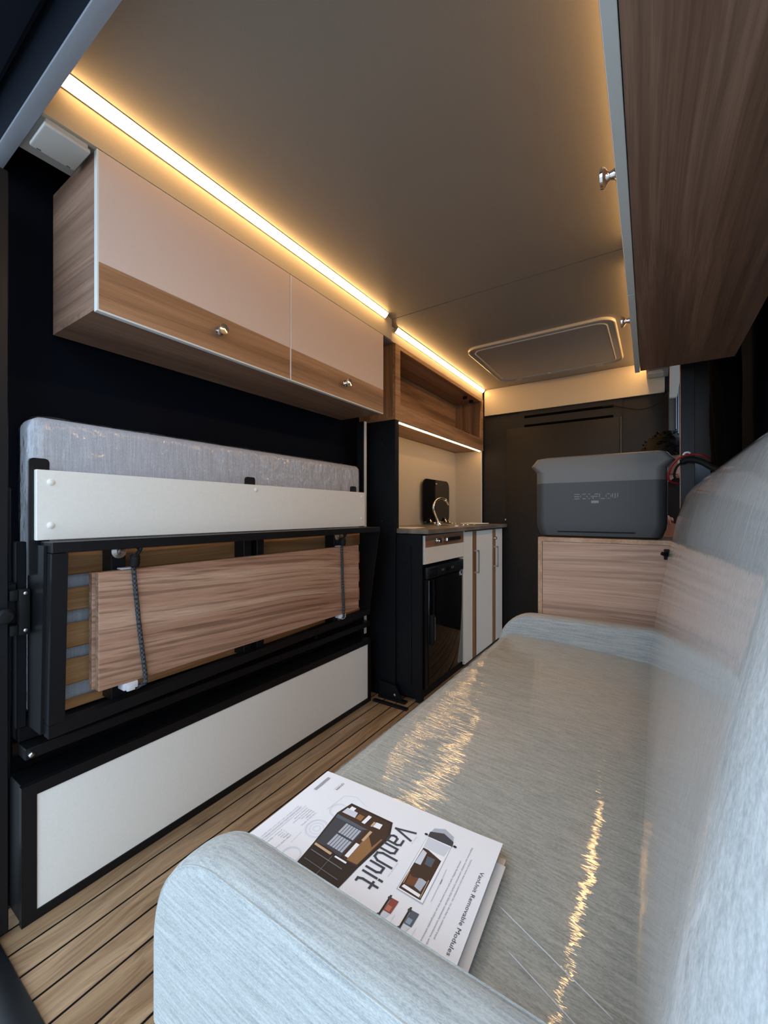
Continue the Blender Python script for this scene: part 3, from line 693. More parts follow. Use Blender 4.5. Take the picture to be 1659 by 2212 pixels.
# cables
cb = thing('cable', 'thin black cable drooping across the dark bulkhead', 'cable', (-0.1, 3.08, 1.6))
obj('lead', tube(B(), spline([(-0.30, 3.09, 1.648), (-0.236, 3.082, 1.645), (-0.17, 3.06, 1.618), (-0.08, 3.04, 1.592), (0.0, 3.02, 1.605), (0.05, 2.99, 1.65), (0.075, 2.95, 1.70)], 8), 0.0035, 8), 'black_rubber', cb, smooth=True)

# ==================================================================== BOX + POWER STATION
wb = thing('wooden_box', 'pale wooden storage box at the far end of the sofa, under the power station', 'box', (-0.15, 1.62, 0))
obj('front_panel', bx(B(), -0.357, 0.047, 1.622, 1.634, 0.0, 0.835), 'laminate_pale', wb)
obj('side_panel', bx(B(), -0.373, -0.358, 1.62, 1.98, 0.0, 0.836), 'edge_wood', wb)
obj('side_panel', bx(B(), 0.048, 0.063, 1.62, 1.98, 0.0, 0.836), 'edge_wood', wb)
obj('top_panel', bx(B(), -0.373, 0.063, 1.62, 1.98, 0.8362, 0.851), 'edge_wood', wb)
obj('back_panel', bx(B(), -0.357, 0.047, 1.966, 1.98, 0.0, 0.835), 'laminate_pale', wb)
lt = obj('latch', bx(B(), 0.020, 0.046, 1.612, 1.6215, 0.79, 0.824, 0.002), 'black_rubber', wb, smooth=True)
obj('latch_knob', tube(B(), [(0.032, 1.612, 0.812), (0.022, 1.598, 0.808), (0.014, 1.594, 0.812)], 0.006, 8), 'black_rubber', lt, smooth=True)

ps = thing('power_station', 'grey portable power station with lettering on the wooden box', 'power station', (-0.18, 1.78, 0.851))
px0, px1, py0, py1 = -0.391, 0.032, 1.652, 1.93
def loft(bm, rings):
    R_ = [[bm.verts.new(p) for p in r] for r in rings]
    for A, C in zip(R_, R_[1:]):
        n = len(A)
        for k in range(n): bm.faces.new((A[k], A[(k + 1) % n], C[(k + 1) % n], C[k]))
    bm.faces.new(R_[0][::-1]); bm.faces.new(R_[-1])
    return bm
def rr3(x0, x1, y0, y1, r, z): return [(x, y, z) for x, y in rrect(x0, x1, y0, y1, r, 6)]
zl = 1.053
obj('lower_shell', loft(B(), [rr3(px0 + 0.028, px1 - 0.028, py0 + 0.014, py1 - 0.014, 0.03, 0.8512), rr3(px0 + 0.014, px1 - 0.014, py0 + 0.004, py1 - 0.004, 0.035, 0.858), rr3(px0 + 0.003, px1 - 0.003, py0 + 0.001, py1 - 0.001, 0.035, 0.885), rr3(px0, px1, py0, py1, 0.035, 0.905), rr3(px0, px1, py0, py1, 0.035, zl)]), 'station_dark', ps, smooth=True)
obj('upper_shell', loft(B(), [rr3(px0, px1, py0, py1, 0.035, zl + 0.0004), rr3(px0, px1, py0, py1, 0.035, 1.095), rr3(px0 - 0.019, px1 + 0.021, py0 + 0.004, py1 - 0.004, 0.022, 1.121), rr3(px0 + 0.002, px1 - 0.002, py0 + 0.008, py1 - 0.008, 0.02, 1.148), rr3(px0 + 0.03, px1 - 0.02, py0 + 0.012, py1 - 0.012, 0.02, 1.152)]), 'station_grey', ps, smooth=True, angle=25)
obj('foot_line', bx(B(), -0.31, -0.06, py0 - 0.0012, py0 + 0.01, 0.8705, 0.8745, 0.001, 1), 'black_rubber', ps)
# lettering as flat stroke shapes
STROKE = {
 'E': [[(0, 0), (1, 0)], [(0, .5), (1, .5)], [(0, 1), (1, 1)]],
 'C': [[(1, 1), (.2, 1), (0, .8), (0, .2), (.2, 0), (1, 0)]],
 'O': [[(.2, 0), (.8, 0), (1, .2), (1, .8), (.8, 1), (.2, 1), (0, .8), (0, .2), (.2, 0)]],
 'F': [[(0, 0), (0, .8), (.2, 1), (1, 1)], [(.1, .5), (.9, .5)]],
 'L': [[(0, 1), (0, .2), (.2, 0), (1, 0)]],
 'W': [[(0, 1), (0, .2), (.18, 0), (.82, 0), (1, .2), (1, 1)], [(.5, 0), (.5, 1)]],
 'V': [[(0, 1), (.5, 0), (1, 1)]],
 'a': [[(.08, .72), (.75, .72), (.95, .56), (.95, 0), (.2, 0), (.02, .14), (.02, .28), (.2, .40), (.95, .40)]],
 'n': [[(0, 0), (0, .72), (.72, .72), (.95, .54), (.95, 0)]],
 'U': [[(0, 1), (0, .24), (.22, 0), (.75, 0), (1, .24), (1, 1)]],
 'i': [[(.5, 0), (.5, .72)], [(.5, .88), (.5, 1.0)]],
 't': [[(.35, 1), (.35, .22), (.55, 0), (.95, 0)], [(.0, .72), (.95, .72)]],
}
def strokes(bm, text, adv, cw, ch, th, place):
    """flat letter strokes; place(u, v) -> world point"""
    x = 0
    for ch_ in text:
        wsc = adv.get(ch_, 1.0)
        for pl in STROKE[ch_]:
            pts = [(x + p[0] * cw * wsc, p[1] * ch) for p in pl]
            for (ax, ay), (bx_, by) in zip(pts, pts[1:]):
                d = Vector((bx_ - ax, by - ay)); L = d.length
                if L < 1e-6: continue
                d /= L; nrm = Vector((-d.y, d.x)) * th / 2; e = d * th * 0.5
                q = [(ax - e.x + nrm.x, ay - e.y + nrm.y), (bx_ + e.x + nrm.x, by + e.y + nrm.y), (bx_ + e.x - nrm.x, by + e.y - nrm.y), (ax - e.x - nrm.x, ay - e.y - nrm.y)]
                bm.faces.new([bm.verts.new(place(*p)) for p in q])
        x += cw * wsc + cw * adv.get('gap', 0.28)
    return bm
bm = strokes(B(), 'ECOFLOW', {'gap': 0.32}, 0.0155, 0.0165, 0.0026, lambda u, v: (-0.251 + u, py0 - 0.0006, 0.993 + v))
obj('lettering', bm, 'station_print', ps)
bdg = obj('badge', bx(B(), -0.196, -0.172, py0 - 0.0006, py0 + 0.004, 0.977, 0.986), 'station_print', ps)
# red loop cable
rc = thing('cable', 'red cable looping from behind the power station over the black post', 'cable', (0.06, 1.66, 1.1))
obj('lead', tube(B(), spline([(0.062, 1.690, 1.040), (0.046, 1.680, 1.043), (0.035, 1.672, 1.052), (0.033, 1.668, 1.068), (0.040, 1.665, 1.092), (0.053, 1.662, 1.112), (0.072, 1.66, 1.126), (0.10, 1.66, 1.131), (0.125, 1.66, 1.124), (0.14, 1.67, 1.115)], 8), 0.0032, 8), 'red_cable', rc, smooth=True)
sc_ = thing('cable_tie', 'black strap with white clip wrapped round the post behind the sofa', 'strap', (0.09, 1.66, 1.08))
obj('strap', tube(B(), spline([(0.056, 1.694, 1.048), (0.050, 1.692, 1.07), (0.059, 1.690, 1.098), (0.085, 1.684, 1.117), (0.12, 1.680, 1.108), (0.15, 1.670, 1.085), (0.19, 1.64, 1.055)], 8), [0.0035] * 20 + [0.010] * 29, 10), 'black_rubber', sc_, smooth=True)
obj('clip', tube(B(), spline([(0.074, 1.682, 1.132), (0.079, 1.68, 1.139), (0.088, 1.68, 1.14), (0.093, 1.682, 1.134)], 5), 0.0035, 8), 'plastic_white', sc_, smooth=True)
# black curtain beside the side door
ct = thing('curtain', 'black curtain hanging in folds on the right, beyond the sofa back', 'curtain', (0.22, 1.9, 0.02))
bm = B(); rows = []
for jz in range(25):
    z = 0.03 + (1.76 - 0.03) * jz / 24; row = []
    for k in range(61):
        t = k / 60; y = 1.80 + 0.26 * t + 0.006 * math.sin(z * 7 + t * 9)
        x = 0.225 + 0.034 * math.sin(t * 21 + 0.7 * math.sin(z * 3.1)) + 0.012 * math.sin(z * 6.3 + t * 5) - 0.10 * (1 - t) * 0.35
        row.append((min(0.288, x), y, z))
    rows.append(row)
top = [[bm.verts.new(p) for p in r] for r in rows]; bot = [[bm.verts.new((p[0] + 0.003, p[1] + 0.002, p[2])) for p in r] for r in rows]
for a in range(24):
    for c in range(60):
        bm.faces.new((top[a][c], top[a][c + 1], top[a + 1][c + 1], top[a + 1][c])); bm.faces.new((bot[a][c], bot[a + 1][c], bot[a + 1][c + 1], bot[a][c + 1]))
    for c in (0, 60): bm.faces.new((top[a][c], top[a + 1][c], bot[a + 1][c], bot[a][c]))
for c in range(60):
    for a in (0, 24): bm.faces.new((top[a][c], top[a][c + 1], bot[a][c + 1], bot[a][c]))
obj('cloth', bm, 'leather_black', ct, smooth=True, angle=0)
obj('curtain_track', bx(B(), 0.19, 0.298, 1.79, 2.075, 1.762, 1.774), 'black_satin', ct)

# ==================================================================== PERSON (leaning forward behind the power station)
pe_ = thing('person', 'dark-haired person leaning forward behind the power station', 'person', (0.13, 2.62, 0.0))
def skinmesh(name, verts, edges, radii, mat, parent, sub=2, root=0):
    me = bpy.data.meshes.new(name); me.from_pydata(verts, edges, [])
    o = bpy.data.objects.new(name, me); COL.objects.link(o)
    m = o.modifiers.new('skin', 'SKIN'); m.use_smooth_shade = True
    for i, r in enumerate(radii): me.skin_vertices[0].data[i].radius = (r, r) if not isinstance(r, tuple) else r
    for i in range(len(verts)): me.skin_vertices[0].data[i].use_root = (i == root)
    s = o.modifiers.new('sub', 'SUBSURF'); s.levels = sub; s.render_levels = sub
    dg_ = bpy.context.evaluated_depsgraph_get(); ev = o.evaluated_get(dg_)
    nm = bpy.data.meshes.new_from_object(ev)
    bpy.data.objects.remove(o); nm.name = name; nm.materials.clear(); nm.materials.append(MAT[mat])
    for p in nm.polygons: p.use_smooth = True
    return obj(name, None, None, parent, mesh=nm)
HC = Vector((0.03, 2.36, 1.20))
V_ = [(0.13, 2.66, 0.86), (0.125, 2.60, 1.00), (0.115, 2.52, 1.10), (0.095, 2.455, 1.145), (0.065, 2.41, 1.165),   # 0-4 pelvis..neck
      (0.04, 2.37, 1.185), (0.032, 2.352, 1.235),                                                            # 5-6 head
      (0.24, 2.50, 1.10), (0.27, 2.36, 0.92), (0.20, 2.20, 0.98), (0.15, 2.14, 0.99),                        # right arm 7-10
      (-0.03, 2.56, 1.09), (-0.07, 2.44, 0.90), (-0.02, 2.26, 0.91), (0.01, 2.19, 0.92),                       # left arm 11-14
      (0.21, 2.67, 0.80), (0.21, 2.60, 0.45), (0.21, 2.66, 0.08), (0.205, 2.55, 0.03),                        # legs
      (0.05, 2.67, 0.80), (0.05, 2.62, 0.45), (0.05, 2.68, 0.08), (0.045, 2.57, 0.03)]
E_ = [(0, 1), (1, 2), (2, 3), (3, 4), (4, 5), (5, 6), (2, 7), (7, 8), (8, 9), (9, 10), (2, 11), (11, 12), (12, 13), (13, 14), (0, 15), (15, 16), (16, 17), (17, 18), (0, 19), (19, 20), (20, 21), (21, 22)]
rad = [0.11, 0.105, 0.11, 0.055, 0.052, 0.078, 0.070, 0.05, 0.04, 0.03, 0.032, 0.05, 0.04, 0.03, 0.032, 0.078, 0.055, 0.036, 0.03, 0.078, 0.055, 0.036, 0.03]
body = skinmesh('body', V_, E_, rad, 'skin', pe_)
# fingers on both hands (short skinned chains rooted in the palms)
for hi, (hx, hy, hz), dx in ((0, (0.15, 2.14, 0.99), -0.012), (1, (0.01, 2.19, 0.92), 0.012)):
    for k in range(4):
        o_ = (k - 1.5) * 0.017; L = (0.9, 1.0, 0.95, 0.75)[k]
        a = Vector((hx + o_, hy, hz)); bme = B()
        tube(bme, [a, a + Vector((dx * 0.3, -0.035 * L, 0.004)), a + Vector((dx * 0.6, -0.058 * L, -0.010)), a + Vector((dx, -0.072 * L, -0.028))], [0.0095, 0.009, 0.008, 0.006], 8)
        obj('finger', bme, 'skin', body, smooth=True)
    a = Vector((hx + dx * 2, hy + 0.015, hz)); bme = B(); tube(bme, [a, a + Vector((dx * 1.6, -0.018, -0.006)), a + Vector((dx * 1.8, -0.04, -0.016))], [0.011, 0.0095, 0.007], 8)
    obj('thumb', bme, 'skin', body, smooth=True)
# head: oval skull with face details, tilted forward
Mh = Matrix.Translation(HC) @ Matrix.Rotation(R(28), 4, 'Z') @ Matrix.Rotation(R(14), 4, 'X')
bm = B(); bmesh.ops.create_uvsphere(bm, u_segments=32, v_segments=24, radius=1)
for v in bm.verts:
    x, y, z = v.co
    jaw = max(0, -z); v.co = Vector((x * (0.076 - 0.020 * jaw * jaw), y * (0.096 - 0.012 * jaw) - 0.006 * jaw, z * 0.116))
    if y < -0.5 and abs(x) < 0.22 and -0.35 < z < 0.1: v.co.y -= 0.018 * (1 - abs(x) / 0.22) * (0.35 - abs(z + 0.2)) / 0.35
bmesh.ops.transform(bm, matrix=Mh, verts=bm.verts); obj('face', bm, 'skin', body, smooth=True, angle=0)
for sx in (-1, 1):
    bm = B(); bmesh.ops.create_uvsphere(bm, u_segments=12, v_segments=8, radius=1)
    bmesh.ops.transform(bm, matrix=Mh @ Matrix.Translation((sx * 0.077, 0.004, -0.012)) @ Matrix.Diagonal((0.010, 0.018, 0.030, 1)), verts=bm.verts); obj('ear', bm, 'skin', body, smooth=True)
    bm = B(); bmesh.ops.create_uvsphere(bm, u_segments=10, v_segments=8, radius=1)
    bmesh.ops.transform(bm, matrix=Mh @ Matrix.Translation((sx * 0.031, -0.083, 0.006)) @ Matrix.Diagonal((0.012, 0.008, 0.006, 1)), verts=bm.verts); obj('eye', bm, 'ink_black', body, smooth=True)
bm = B(); bx(bm, -0.022, 0.022, -0.087, -0.078, -0.066, -0.060, 0.002); bmesh.ops.transform(bm, matrix=Mh, verts=bm.verts); obj('mouth', bm, 'ink_rust', body)
# hair: tousled cap
bm = B(); bmesh.ops.create_uvsphere(bm, u_segments=40, v_segments=28, radius=1)
bmesh.ops.delete(bm, geom=[v for v in bm.verts if v.co.z < 0.18 - 0.75 * max(0, v.co.y) - (0.35 if abs(v.co.x) > 0.75 and v.co.y > -0.2 else 0)], context='VERTS')
for v in bm.verts: v.co = Vector((v.co.x * 0.092, v.co.y * 0.110, v.co.z * 0.128))
crinkle(bm, 0.009, (60, 60, 60)); bmesh.ops.transform(bm, matrix=Mh, verts=bm.verts)
hr = obj('hair', bm, 'hair', pe_, smooth=True, angle=0)
rl = random.Random(3)
for k in range(70):
    a = rl.uniform(0, 2 * math.pi); e = rl.uniform(0.25, 1.35)
    d = Vector((math.cos(a) * math.cos(e) * 0.09, math.sin(a) * math.cos(e) * 0.107, math.sin(e) * 0.125))
    tdir = Vector((-math.sin(a), math.cos(a), rl.uniform(-0.3, 0.6))) * rl.choice((-1, 1)) * 0.022
    p0 = Mh @ d; p1 = Mh @ (d * 1.05 + tdir * 0.5); p2 = Mh @ (d * 1.06 + tdir)
    bm = B(); tube(bm, [p0, p1, p2], [0.006, 0.0045, 0.0008], 5); obj('lock', bm, 'hair', hr, smooth=True)
# clothes
sv = [V_[i] for i in (0, 1, 2, 3, 7, 8, 11, 12)]
skinmesh('shirt', sv, [(0, 1), (1, 2), (2, 3), (2, 4), (4, 5), (2, 6), (6, 7)], [0.125, 0.12, 0.125, 0.07, 0.062, 0.052, 0.062, 0.052], 'cloth_dark', pe_)
tv = [(0.13, 2.66, 0.90)] + [V_[i] for i in (0, 15, 16, 17, 19, 20, 21)]
skinmesh('trousers', tv, [(0, 1), (1, 2), (2, 3), (3, 4), (1, 5), (5, 6), (6, 7)], [0.12, 0.122, 0.09, 0.068, 0.052, 0.09, 0.068, 0.052], 'ink_slate', pe_)
for x in (0.207, 0.047):
    bm = roundbox(x - 0.045, x + 0.045, 2.47, 2.73, 0.001, 0.085, 0.03, 4); obj('shoe', bm, 'shoe_dark', pe_, smooth=True)

# ==================================================================== SOFA
so = thing('bench_sofa', 'pale grey upholstered bench sofa in clear plastic wrap, in the foreground', 'sofa', (-0.2, 0.9, 0))
SZ0, SZF = 0.482, 0.506     # seat height at the crease and at the front
def seat_z(x): return SZ0 + (-0.016 - x) / (0.43 - 0.016) * (SZF - SZ0)
def seat_profile(off=0.0, n=10):
    pts = [(0.05, SZ0 - 0.004 + off)]
    for k in range(15):
        x = -0.016 - k * (0.414 - 0.016 + 0.016) / 14
        pts.append((x, seat_z(x) + off + 0.004 * math.sin(math.pi * k / 14)))
    r = 0.046; cx, cz = -0.430, SZF - r
    for k in range(1, n + 1):
        a = R(90 + 90 * k / n); pts.append((cx + (r + off) * math.cos(a), cz + (r + off) * math.sin(a)))
    pts.append((-0.476 - off, 0.41)); 
    return pts
def sweep_y(prof, y0, y1, ny, bottom=None, cap=True):
    bm = B(); pr = prof + ([bottom] if bottom else [])
    rows = []
    for j in range(ny + 1):
        y = y0 + (y1 - y0) * j / ny
        rows.append([bm.verts.new((x, y, z)) for x, z in pr])
    n = len(pr)
    for A, C in zip(rows, rows[1:]):
        for k in range(n if bottom else n - 1): bm.faces.new((A[k], A[(k + 1) % n], C[(k + 1) % n], C[k]))
    if cap and bottom:
        bm.faces.new(rows[0]); bm.faces.new(rows[-1][::-1])
    bmesh.ops.recalc_face_normals(bm, faces=bm.faces)
    return bm
from mathutils import noise as mn
def seat_wrinkle(v, amp):
    f = max(0.0, min(1.0, (-v.co.x - 0.28) / 0.15)) * max(0.0, min(1.0, (v.co.y - 0.75) / 0.4))
    n = mn.noise(Vector((v.co.x * 4 + v.co.y * 3, v.co.y * 26 + v.co.x * 6, v.co.z * 3)))
    v.co.z += amp * f * n
    v.co.z += 0.0012 * mn.noise(Vector((v.co.x * 5, v.co.y * 4, 1.7)))
bm = sweep_y(seat_profile(), 0.30, 1.498, 150, bottom=(0.05, 0.41))
for v in bm.verts:
    if v.co.z > 0.42: seat_wrinkle(v, 0.0035)
seat = obj('seat_cushion', bm, 'sofa_fabric', so, smooth=True)
bm = sweep_y(seat_profile(0.0022)[1:-1], 0.311, 1.492, 150, cap=False)
for v in bm.verts: seat_wrinkle(v, 0.0035)
obj('plastic_wrap', bm, 'film_seat', seat, smooth=True, angle=0)
for (xa, ya), (xb_, yb) in (((-0.150, 0.462), (-0.032, 0.4195)), ((-0.126, 0.420), (-0.056, 0.394))):
    pts = [(xa + (xb_ - xa) * k / 16, ya + (yb - ya) * k / 16, seat_z(xa + (xb_ - xa) * k / 16) + 0.0060) for k in range(17)]
    obj('wrap_crease', tube(B(), pts, [0.0002] + [0.0006] * 15 + [0.0002], 6), 'plastic_white', seat, smooth=True)
# backrest: leaning, with rounded top and ends
BP = [(0.0, 0.40), (-0.016, 0.47), (-0.004, 0.60), (0.013, 0.71), (0.031, 0.815), (0.045, 0.885), (0.060, 0.952), (0.080, 1.002), (0.106, 1.030), (0.14, 1.050), (0.175, 1.058), (0.205, 1.048), (0.22, 1.02), (0.22, 0.40)]
def back_mesh(off, y0, y1, rend, open_=False, ny=40):
    pr = [(p.x, p.z) for p in spline([(x, 0, z) for x, z in BP[:13]], 4)] + [BP[13]]
    c = (0.12, 0.75)
    bm = B(); rows = []
    steps = []
    for k in range(7): a = math.pi / 2 * k / 6; steps.append((y0 - off + rend * (1 - math.sin(a)), 1 - math.cos(a) if False else math.cos(a)))
    ys = []
    for k in range(7):
        a = math.pi / 2 * k / 6; ys.append((y0 - off + rend * (1 - math.cos(a)), rend * (1 - math.sin(a))))
    for k in range(1, ny): ys.append((y0 + rend + (y1 - y0 - 2 * rend) * k / ny, 0))
    for k in range(7):
        a = math.pi / 2 * (6 - k) / 6; ys.append((y1 + off - rend * (1 - math.cos(a)), rend * (1 - math.sin(a))))
    n = len(pr)
    nor = []
    for i in range(n):
        a, b_ = pr[max(0, i - 1)], pr[min(n - 1, i + 1)]
        d = Vector((b_[0] - a[0], b_[1] - a[1])); 
        nn = Vector((-d.y, d.x)); nn.normalize(); nor.append(nn)
    for y, ins in ys:
        rows.append([bm.verts.new((pr[i][0] + nor[i].x * (off - ins), y, pr[i][1] + nor[i].y * (off - ins))) for i in range(n)])
    for A, C in zip(rows, rows[1:]):
        for k in range(n - 1): bm.faces.new((A[k], A[k + 1], C[k + 1], C[k]))
        if not open_: bm.faces.new((A[n - 1], A[0], C[0], C[n - 1]))
    if not open_:
        bm.faces.new(rows[0]); bm.faces.new(rows[-1][::-1])
    bmesh.ops.recalc_face_normals(bm, faces=bm.faces)
    return bm
bk = obj('backrest', back_mesh(0, 0.235, 1.545, 0.045), 'back_fabric', so, smooth=True, angle=50)
bm = back_mesh(0.0022, 0.236, 1.545, 0.045, open_=True, ny=90)
bmesh.ops.delete(bm, geom=[v for v in bm.verts if v.co.z < 0.492 or (v.co.y < 0.315 and v.co.z < 0.60)], context='VERTS')
obj('plastic_wrap', bm, 'film_back', bk, smooth=True, angle=0)
# arms: low padded lips with rounded front corners
def arm(y0, y1, label=None):
    """rounded slab: outline in XZ, bevelled across its thickness"""
    rx, rz = 0.125, 0.135; zt = 0.582; xf = -0.490; xb = 0.01
    out = [(xb, 0.36), (xb, zt)]
    for k in range(13):
        a = R(90 + 90 * k / 12); out.append((xf + rx + rx * math.cos(a), zt - rz + rz * math.sin(a)))
    out.append((xf, 0.36))
    bm = B(); rows = []; th = (y1 - y0); rb = th * 0.36; c = Vector((-0.2, 0.42))
    ys = []
    for k in range(6):
        a = math.pi / 2 * k / 5; ys.append((y0 + rb * (1 - math.sin(a)) if False else y0 + rb * (1 - math.cos(math.pi / 2 - a)), rb * (1 - math.sin(a))))
    ys = [(y0 + rb * (1 - math.cos(math.pi / 2 * k / 5)), rb * (1 - math.sin(math.pi / 2 * k / 5))) for k in range(6)]
    ye = [(y1 - (y - y0), i) for y, i in ys[::-1]]
    n = len(out); nor = []
    for i in range(n):
        a, b_ = out[max(0, i - 1)], out[min(n - 1, i + 1)]; d = Vector((b_[0] - a[0], b_[1] - a[1])); nn = Vector((d.y, -d.x)) * -1
        nn = Vector((-d.y, d.x)); nn.normalize()
        mid = Vector(out[i]) - c
        if nn.dot(mid) < 0: nn = -nn
        nor.append(nn)
    nor[0] = Vector((0.0, 0)); nor[1] = Vector((0, 1)); nor[-1] = Vector((-1, 0))
    for y, ins in ys + ye:
        rows.append([bm.verts.new((out[i][0] - nor[i].x * ins * 0.55, y, out[i][1] - nor[i].y * ins * 0.55)) for i in range(n)])
    for A, C in zip(rows, rows[1:]):
        for k in range(n): bm.faces.new((A[k], A[(k + 1) % n], C[(k + 1) % n], C[k]))
    bm.faces.new(rows[0]); bm.faces.new(rows[-1][::-1])
    a_ = obj('armrest', bm, 'arm_fabric', so, smooth=True, angle=60)
    for yy, ins in (ys[2], ye[-3]):
        pts = [(out[i][0] - nor[i].x * ins * 0.55, yy, out[i][1] - nor[i].y * ins * 0.55) for i in range(1, n)]
        obj('seam_piping', tube(B(), pts, 0.0011, 6), 'arm_fabric', a_, smooth=True)
    return a_
arm(0.248, 0.312); arm(1.492, 1.556)
obj('base', bx(B(), -0.44, 0.20, 0.27, 1.54, 0.0, 0.405, 0.004), 'laminate_y', so)

# ==================================================================== BROCHURE
br_ = thing('brochure', 'white printed camper brochure lying on the near end of the sofa seat', 'brochure', (-0.31, 0.44, 0.508))
PX0, PX1, PY0, PY1 = -0.4535, -0.1635, 0.322, 0.526
def page_z(x, y):
    d = max(0.0, (x + 0.22) / 0.06)
    return 0.5130 - 0.0015 * (x + 0.31) / 0.15 + 0.0016 * d * d * (0.6 + 0.4 * math.sin((y - 0.33) * 14)) - 0.0008 * math.sin((y - 0.32) * 20) - 0.001 * max(0, (-x - 0.41) / 0.04)
def page_y(x, y):   # the far edge is not quite square to the van
    return y + (x + 0.31) * 0.04
def PPt(x, y, lift=0.0004):
    yy = page_y(x, y) if False else y
    return (x, yy, page_z(x, yy) + lift)
def sheet_mesh(x0, x1, yf, yn, dz, nx=30, ny=20, skew=0.04):
    bm = B(); rows = []
    for j in range(ny + 1):
        row = []
        for i in range(nx + 1):
            x = x0 + (x1 - x0) * i / nx; t = j / ny
            y = yn + (yf + (x - x1) * skew - yn) * t
            xx = x + 0.010 * (1 - t) * (1 if i == nx else i / nx)
            row.append((xx, y, page_z(xx, y) + dz))
        rows.append(row)
    top = [[bm.verts.new(p) for p in r] for r in rows]; bot = [[bm.verts.new((p[0], p[1], p[2] - 0.0009)) for p in r] for r in rows]
    for a in range(ny):
        for b_ in range(nx):
            bm.faces.new((top[a][b_], top[a][b_ + 1], top[a + 1][b_ + 1], top[a + 1][b_]))
            bm.faces.new((bot[a][b_], bot[a + 1][b_], bot[a + 1][b_ + 1], bot[a][b_ + 1]))
    for a in range(ny):
        for c in (0, nx): bm.faces.new((top[a][c], top[a + 1][c], bot[a + 1][c], bot[a][c]))
    for b_ in range(nx):
        for c in (0, ny): bm.faces.new((top[c][b_], top[c][b_ + 1], bot[c][b_ + 1], bot[c][b_]))
    bmesh.ops.recalc_face_normals(bm, faces=bm.faces)
    return bm
pg = obj('cover_page', sheet_mesh(-0.4535, -0.1655, 0.5295, 0.322, 0.0), 'paper', br_, smooth=True)
obj('inner_page', sheet_mesh(-0.4525, -0.1665, 0.528, 0.323, -0.0011), 'paper', br_, smooth=True)
def under(name, label, x0, x1, yf, yn, zt, mat):
    bm = B()
    def zz(x): return max(seat_z(x) + 0.0075, zt)
    P4 = [(x0, yn), (x1 + 0.008, yn), (x1, yf), (x0, yf)]
    hexa(bm, [(x, y, zt - 0.0010 - (0.004 if x > -0.3 else 0)) for x, y in P4] + [(x, y, zt - (0.004 if x > -0.3 else 0)) for x, y in P4])
    return obj(name, bm, mat, label=label, cat='leaflet', group=None)
under('leaflet', 'grey-white leaflet poking out beneath the right edge of the camper brochure', -0.36, -0.1545, 0.505, 0.324, 0.5102, 'paper_under')
under('leaflet', 'tan-edged card at the bottom of the stack below the camper brochure', -0.355, -0.1575, 0.5165, 0.325, 0.5090, 'kraft')
def poly(name, mat, pts, lift=0.0004, parent=pg):
    bm = B(); bm.faces.new([bm.verts.new(PPt(x, y, lift)) for x, y in pts]); return obj(name, bm, mat, parent)
def line(name, mat, a, b_, wd, lift=0.0005):
    d = Vector((b_[0] - a[0], b_[1] - a[1])); d.normalize(); n = Vector((-d.y, d.x)) * wd / 2
    N = 8; bm = B(); L = []
    for k in range(N + 1):
        t = k / N; x = a[0] + (b_[0] - a[0]) * t; y = a[1] + (b_[1] - a[1]) * t
        L.append((bm.verts.new(PPt(x + n.x, y + n.y, lift)), bm.verts.new(PPt(x - n.x, y - n.y, lift))))
    for p, q in zip(L, L[1:]): bm.faces.new((p[0], p[1], q[1], q[0]))
    return obj(name, bm, mat, pg)
def text(name, s, x, y, h, width, mat, slant=0.0, lift=0.0005, bold=0.0):
    """text reading towards the camera end (-y), letters upright towards +x; starts at (x, y)"""
    cu = bpy.data.curves.new(name, 'FONT'); cu.body = s; cu.size = 1.0; cu.offset = bold; cu.resolution_u = 2
    o = bpy.data.objects.new(name, cu); COL.objects.link(o)
    me = bpy.data.meshes.new_from_object(o.evaluated_get(bpy.context.evaluated_depsgraph_get())); bpy.data.objects.remove(o)
    xs = [v.co.x for v in me.vertices]; x1 = max(xs); x0 = min(xs)
    ch = 0.70
    for v in me.vertices:
        u = (v.co.x - x0) / (x1 - x0) * width; q = v.co.y / ch * h
        wx = x + q + slant * u; wy = y - u
        v.co = Vector(PPt(wx, wy, lift))
    me.materials.clear(); me.materials.append(MAT[mat]); me.name = name
    return obj(name, None, None, pg, mesh=me)
text('title_text', 'VanUnit Removable Modules', -0.1750, 0.474, 0.0046, 0.107, 'ink_dark', 0.045, bold=0.0)
text('small_text', 'VanUnit is more than just a conversion kit - it\'s the key to unlimited travel', -0.1912, 0.484, 0.0019, 0.110, 'ink_grey', 0.035)
text('small_text', 'Experience our modular conversion system that blends unbeatable convenience, with', -0.1968, 0.501, 0.0019, 0.136, 'ink_grey', 0.04)
text('small_text', 'ultimate flexibility, and turn every journey into an unforgettable adventure', -0.2014, 0.475, 0.0019, 0.110, 'ink_grey', 0.035)
# big word
bm = strokes(B(), 'VanUnit', {'gap': 0.42, 'V': 1.2, 'U': 1.05, 'i': 0.22, 't': 0.75, 'a': 0.95, 'n': 0.85}, 0.0118, 0.0262, 0.0030, lambda u, v: PPt(-0.2945 + v + u * 0.02, 0.4825 - u, 0.0005))
obj('brand_word', bm, 'ink_dark', pg)
text('small_text', 'MODULE 1 KIT', -0.2645, 0.478, 0.0013, 0.014, 'ink_mid'); text('small_text', 'MAKE YOUR TRIPS', -0.2645, 0.430, 0.0013, 0.022, 'ink_mid')
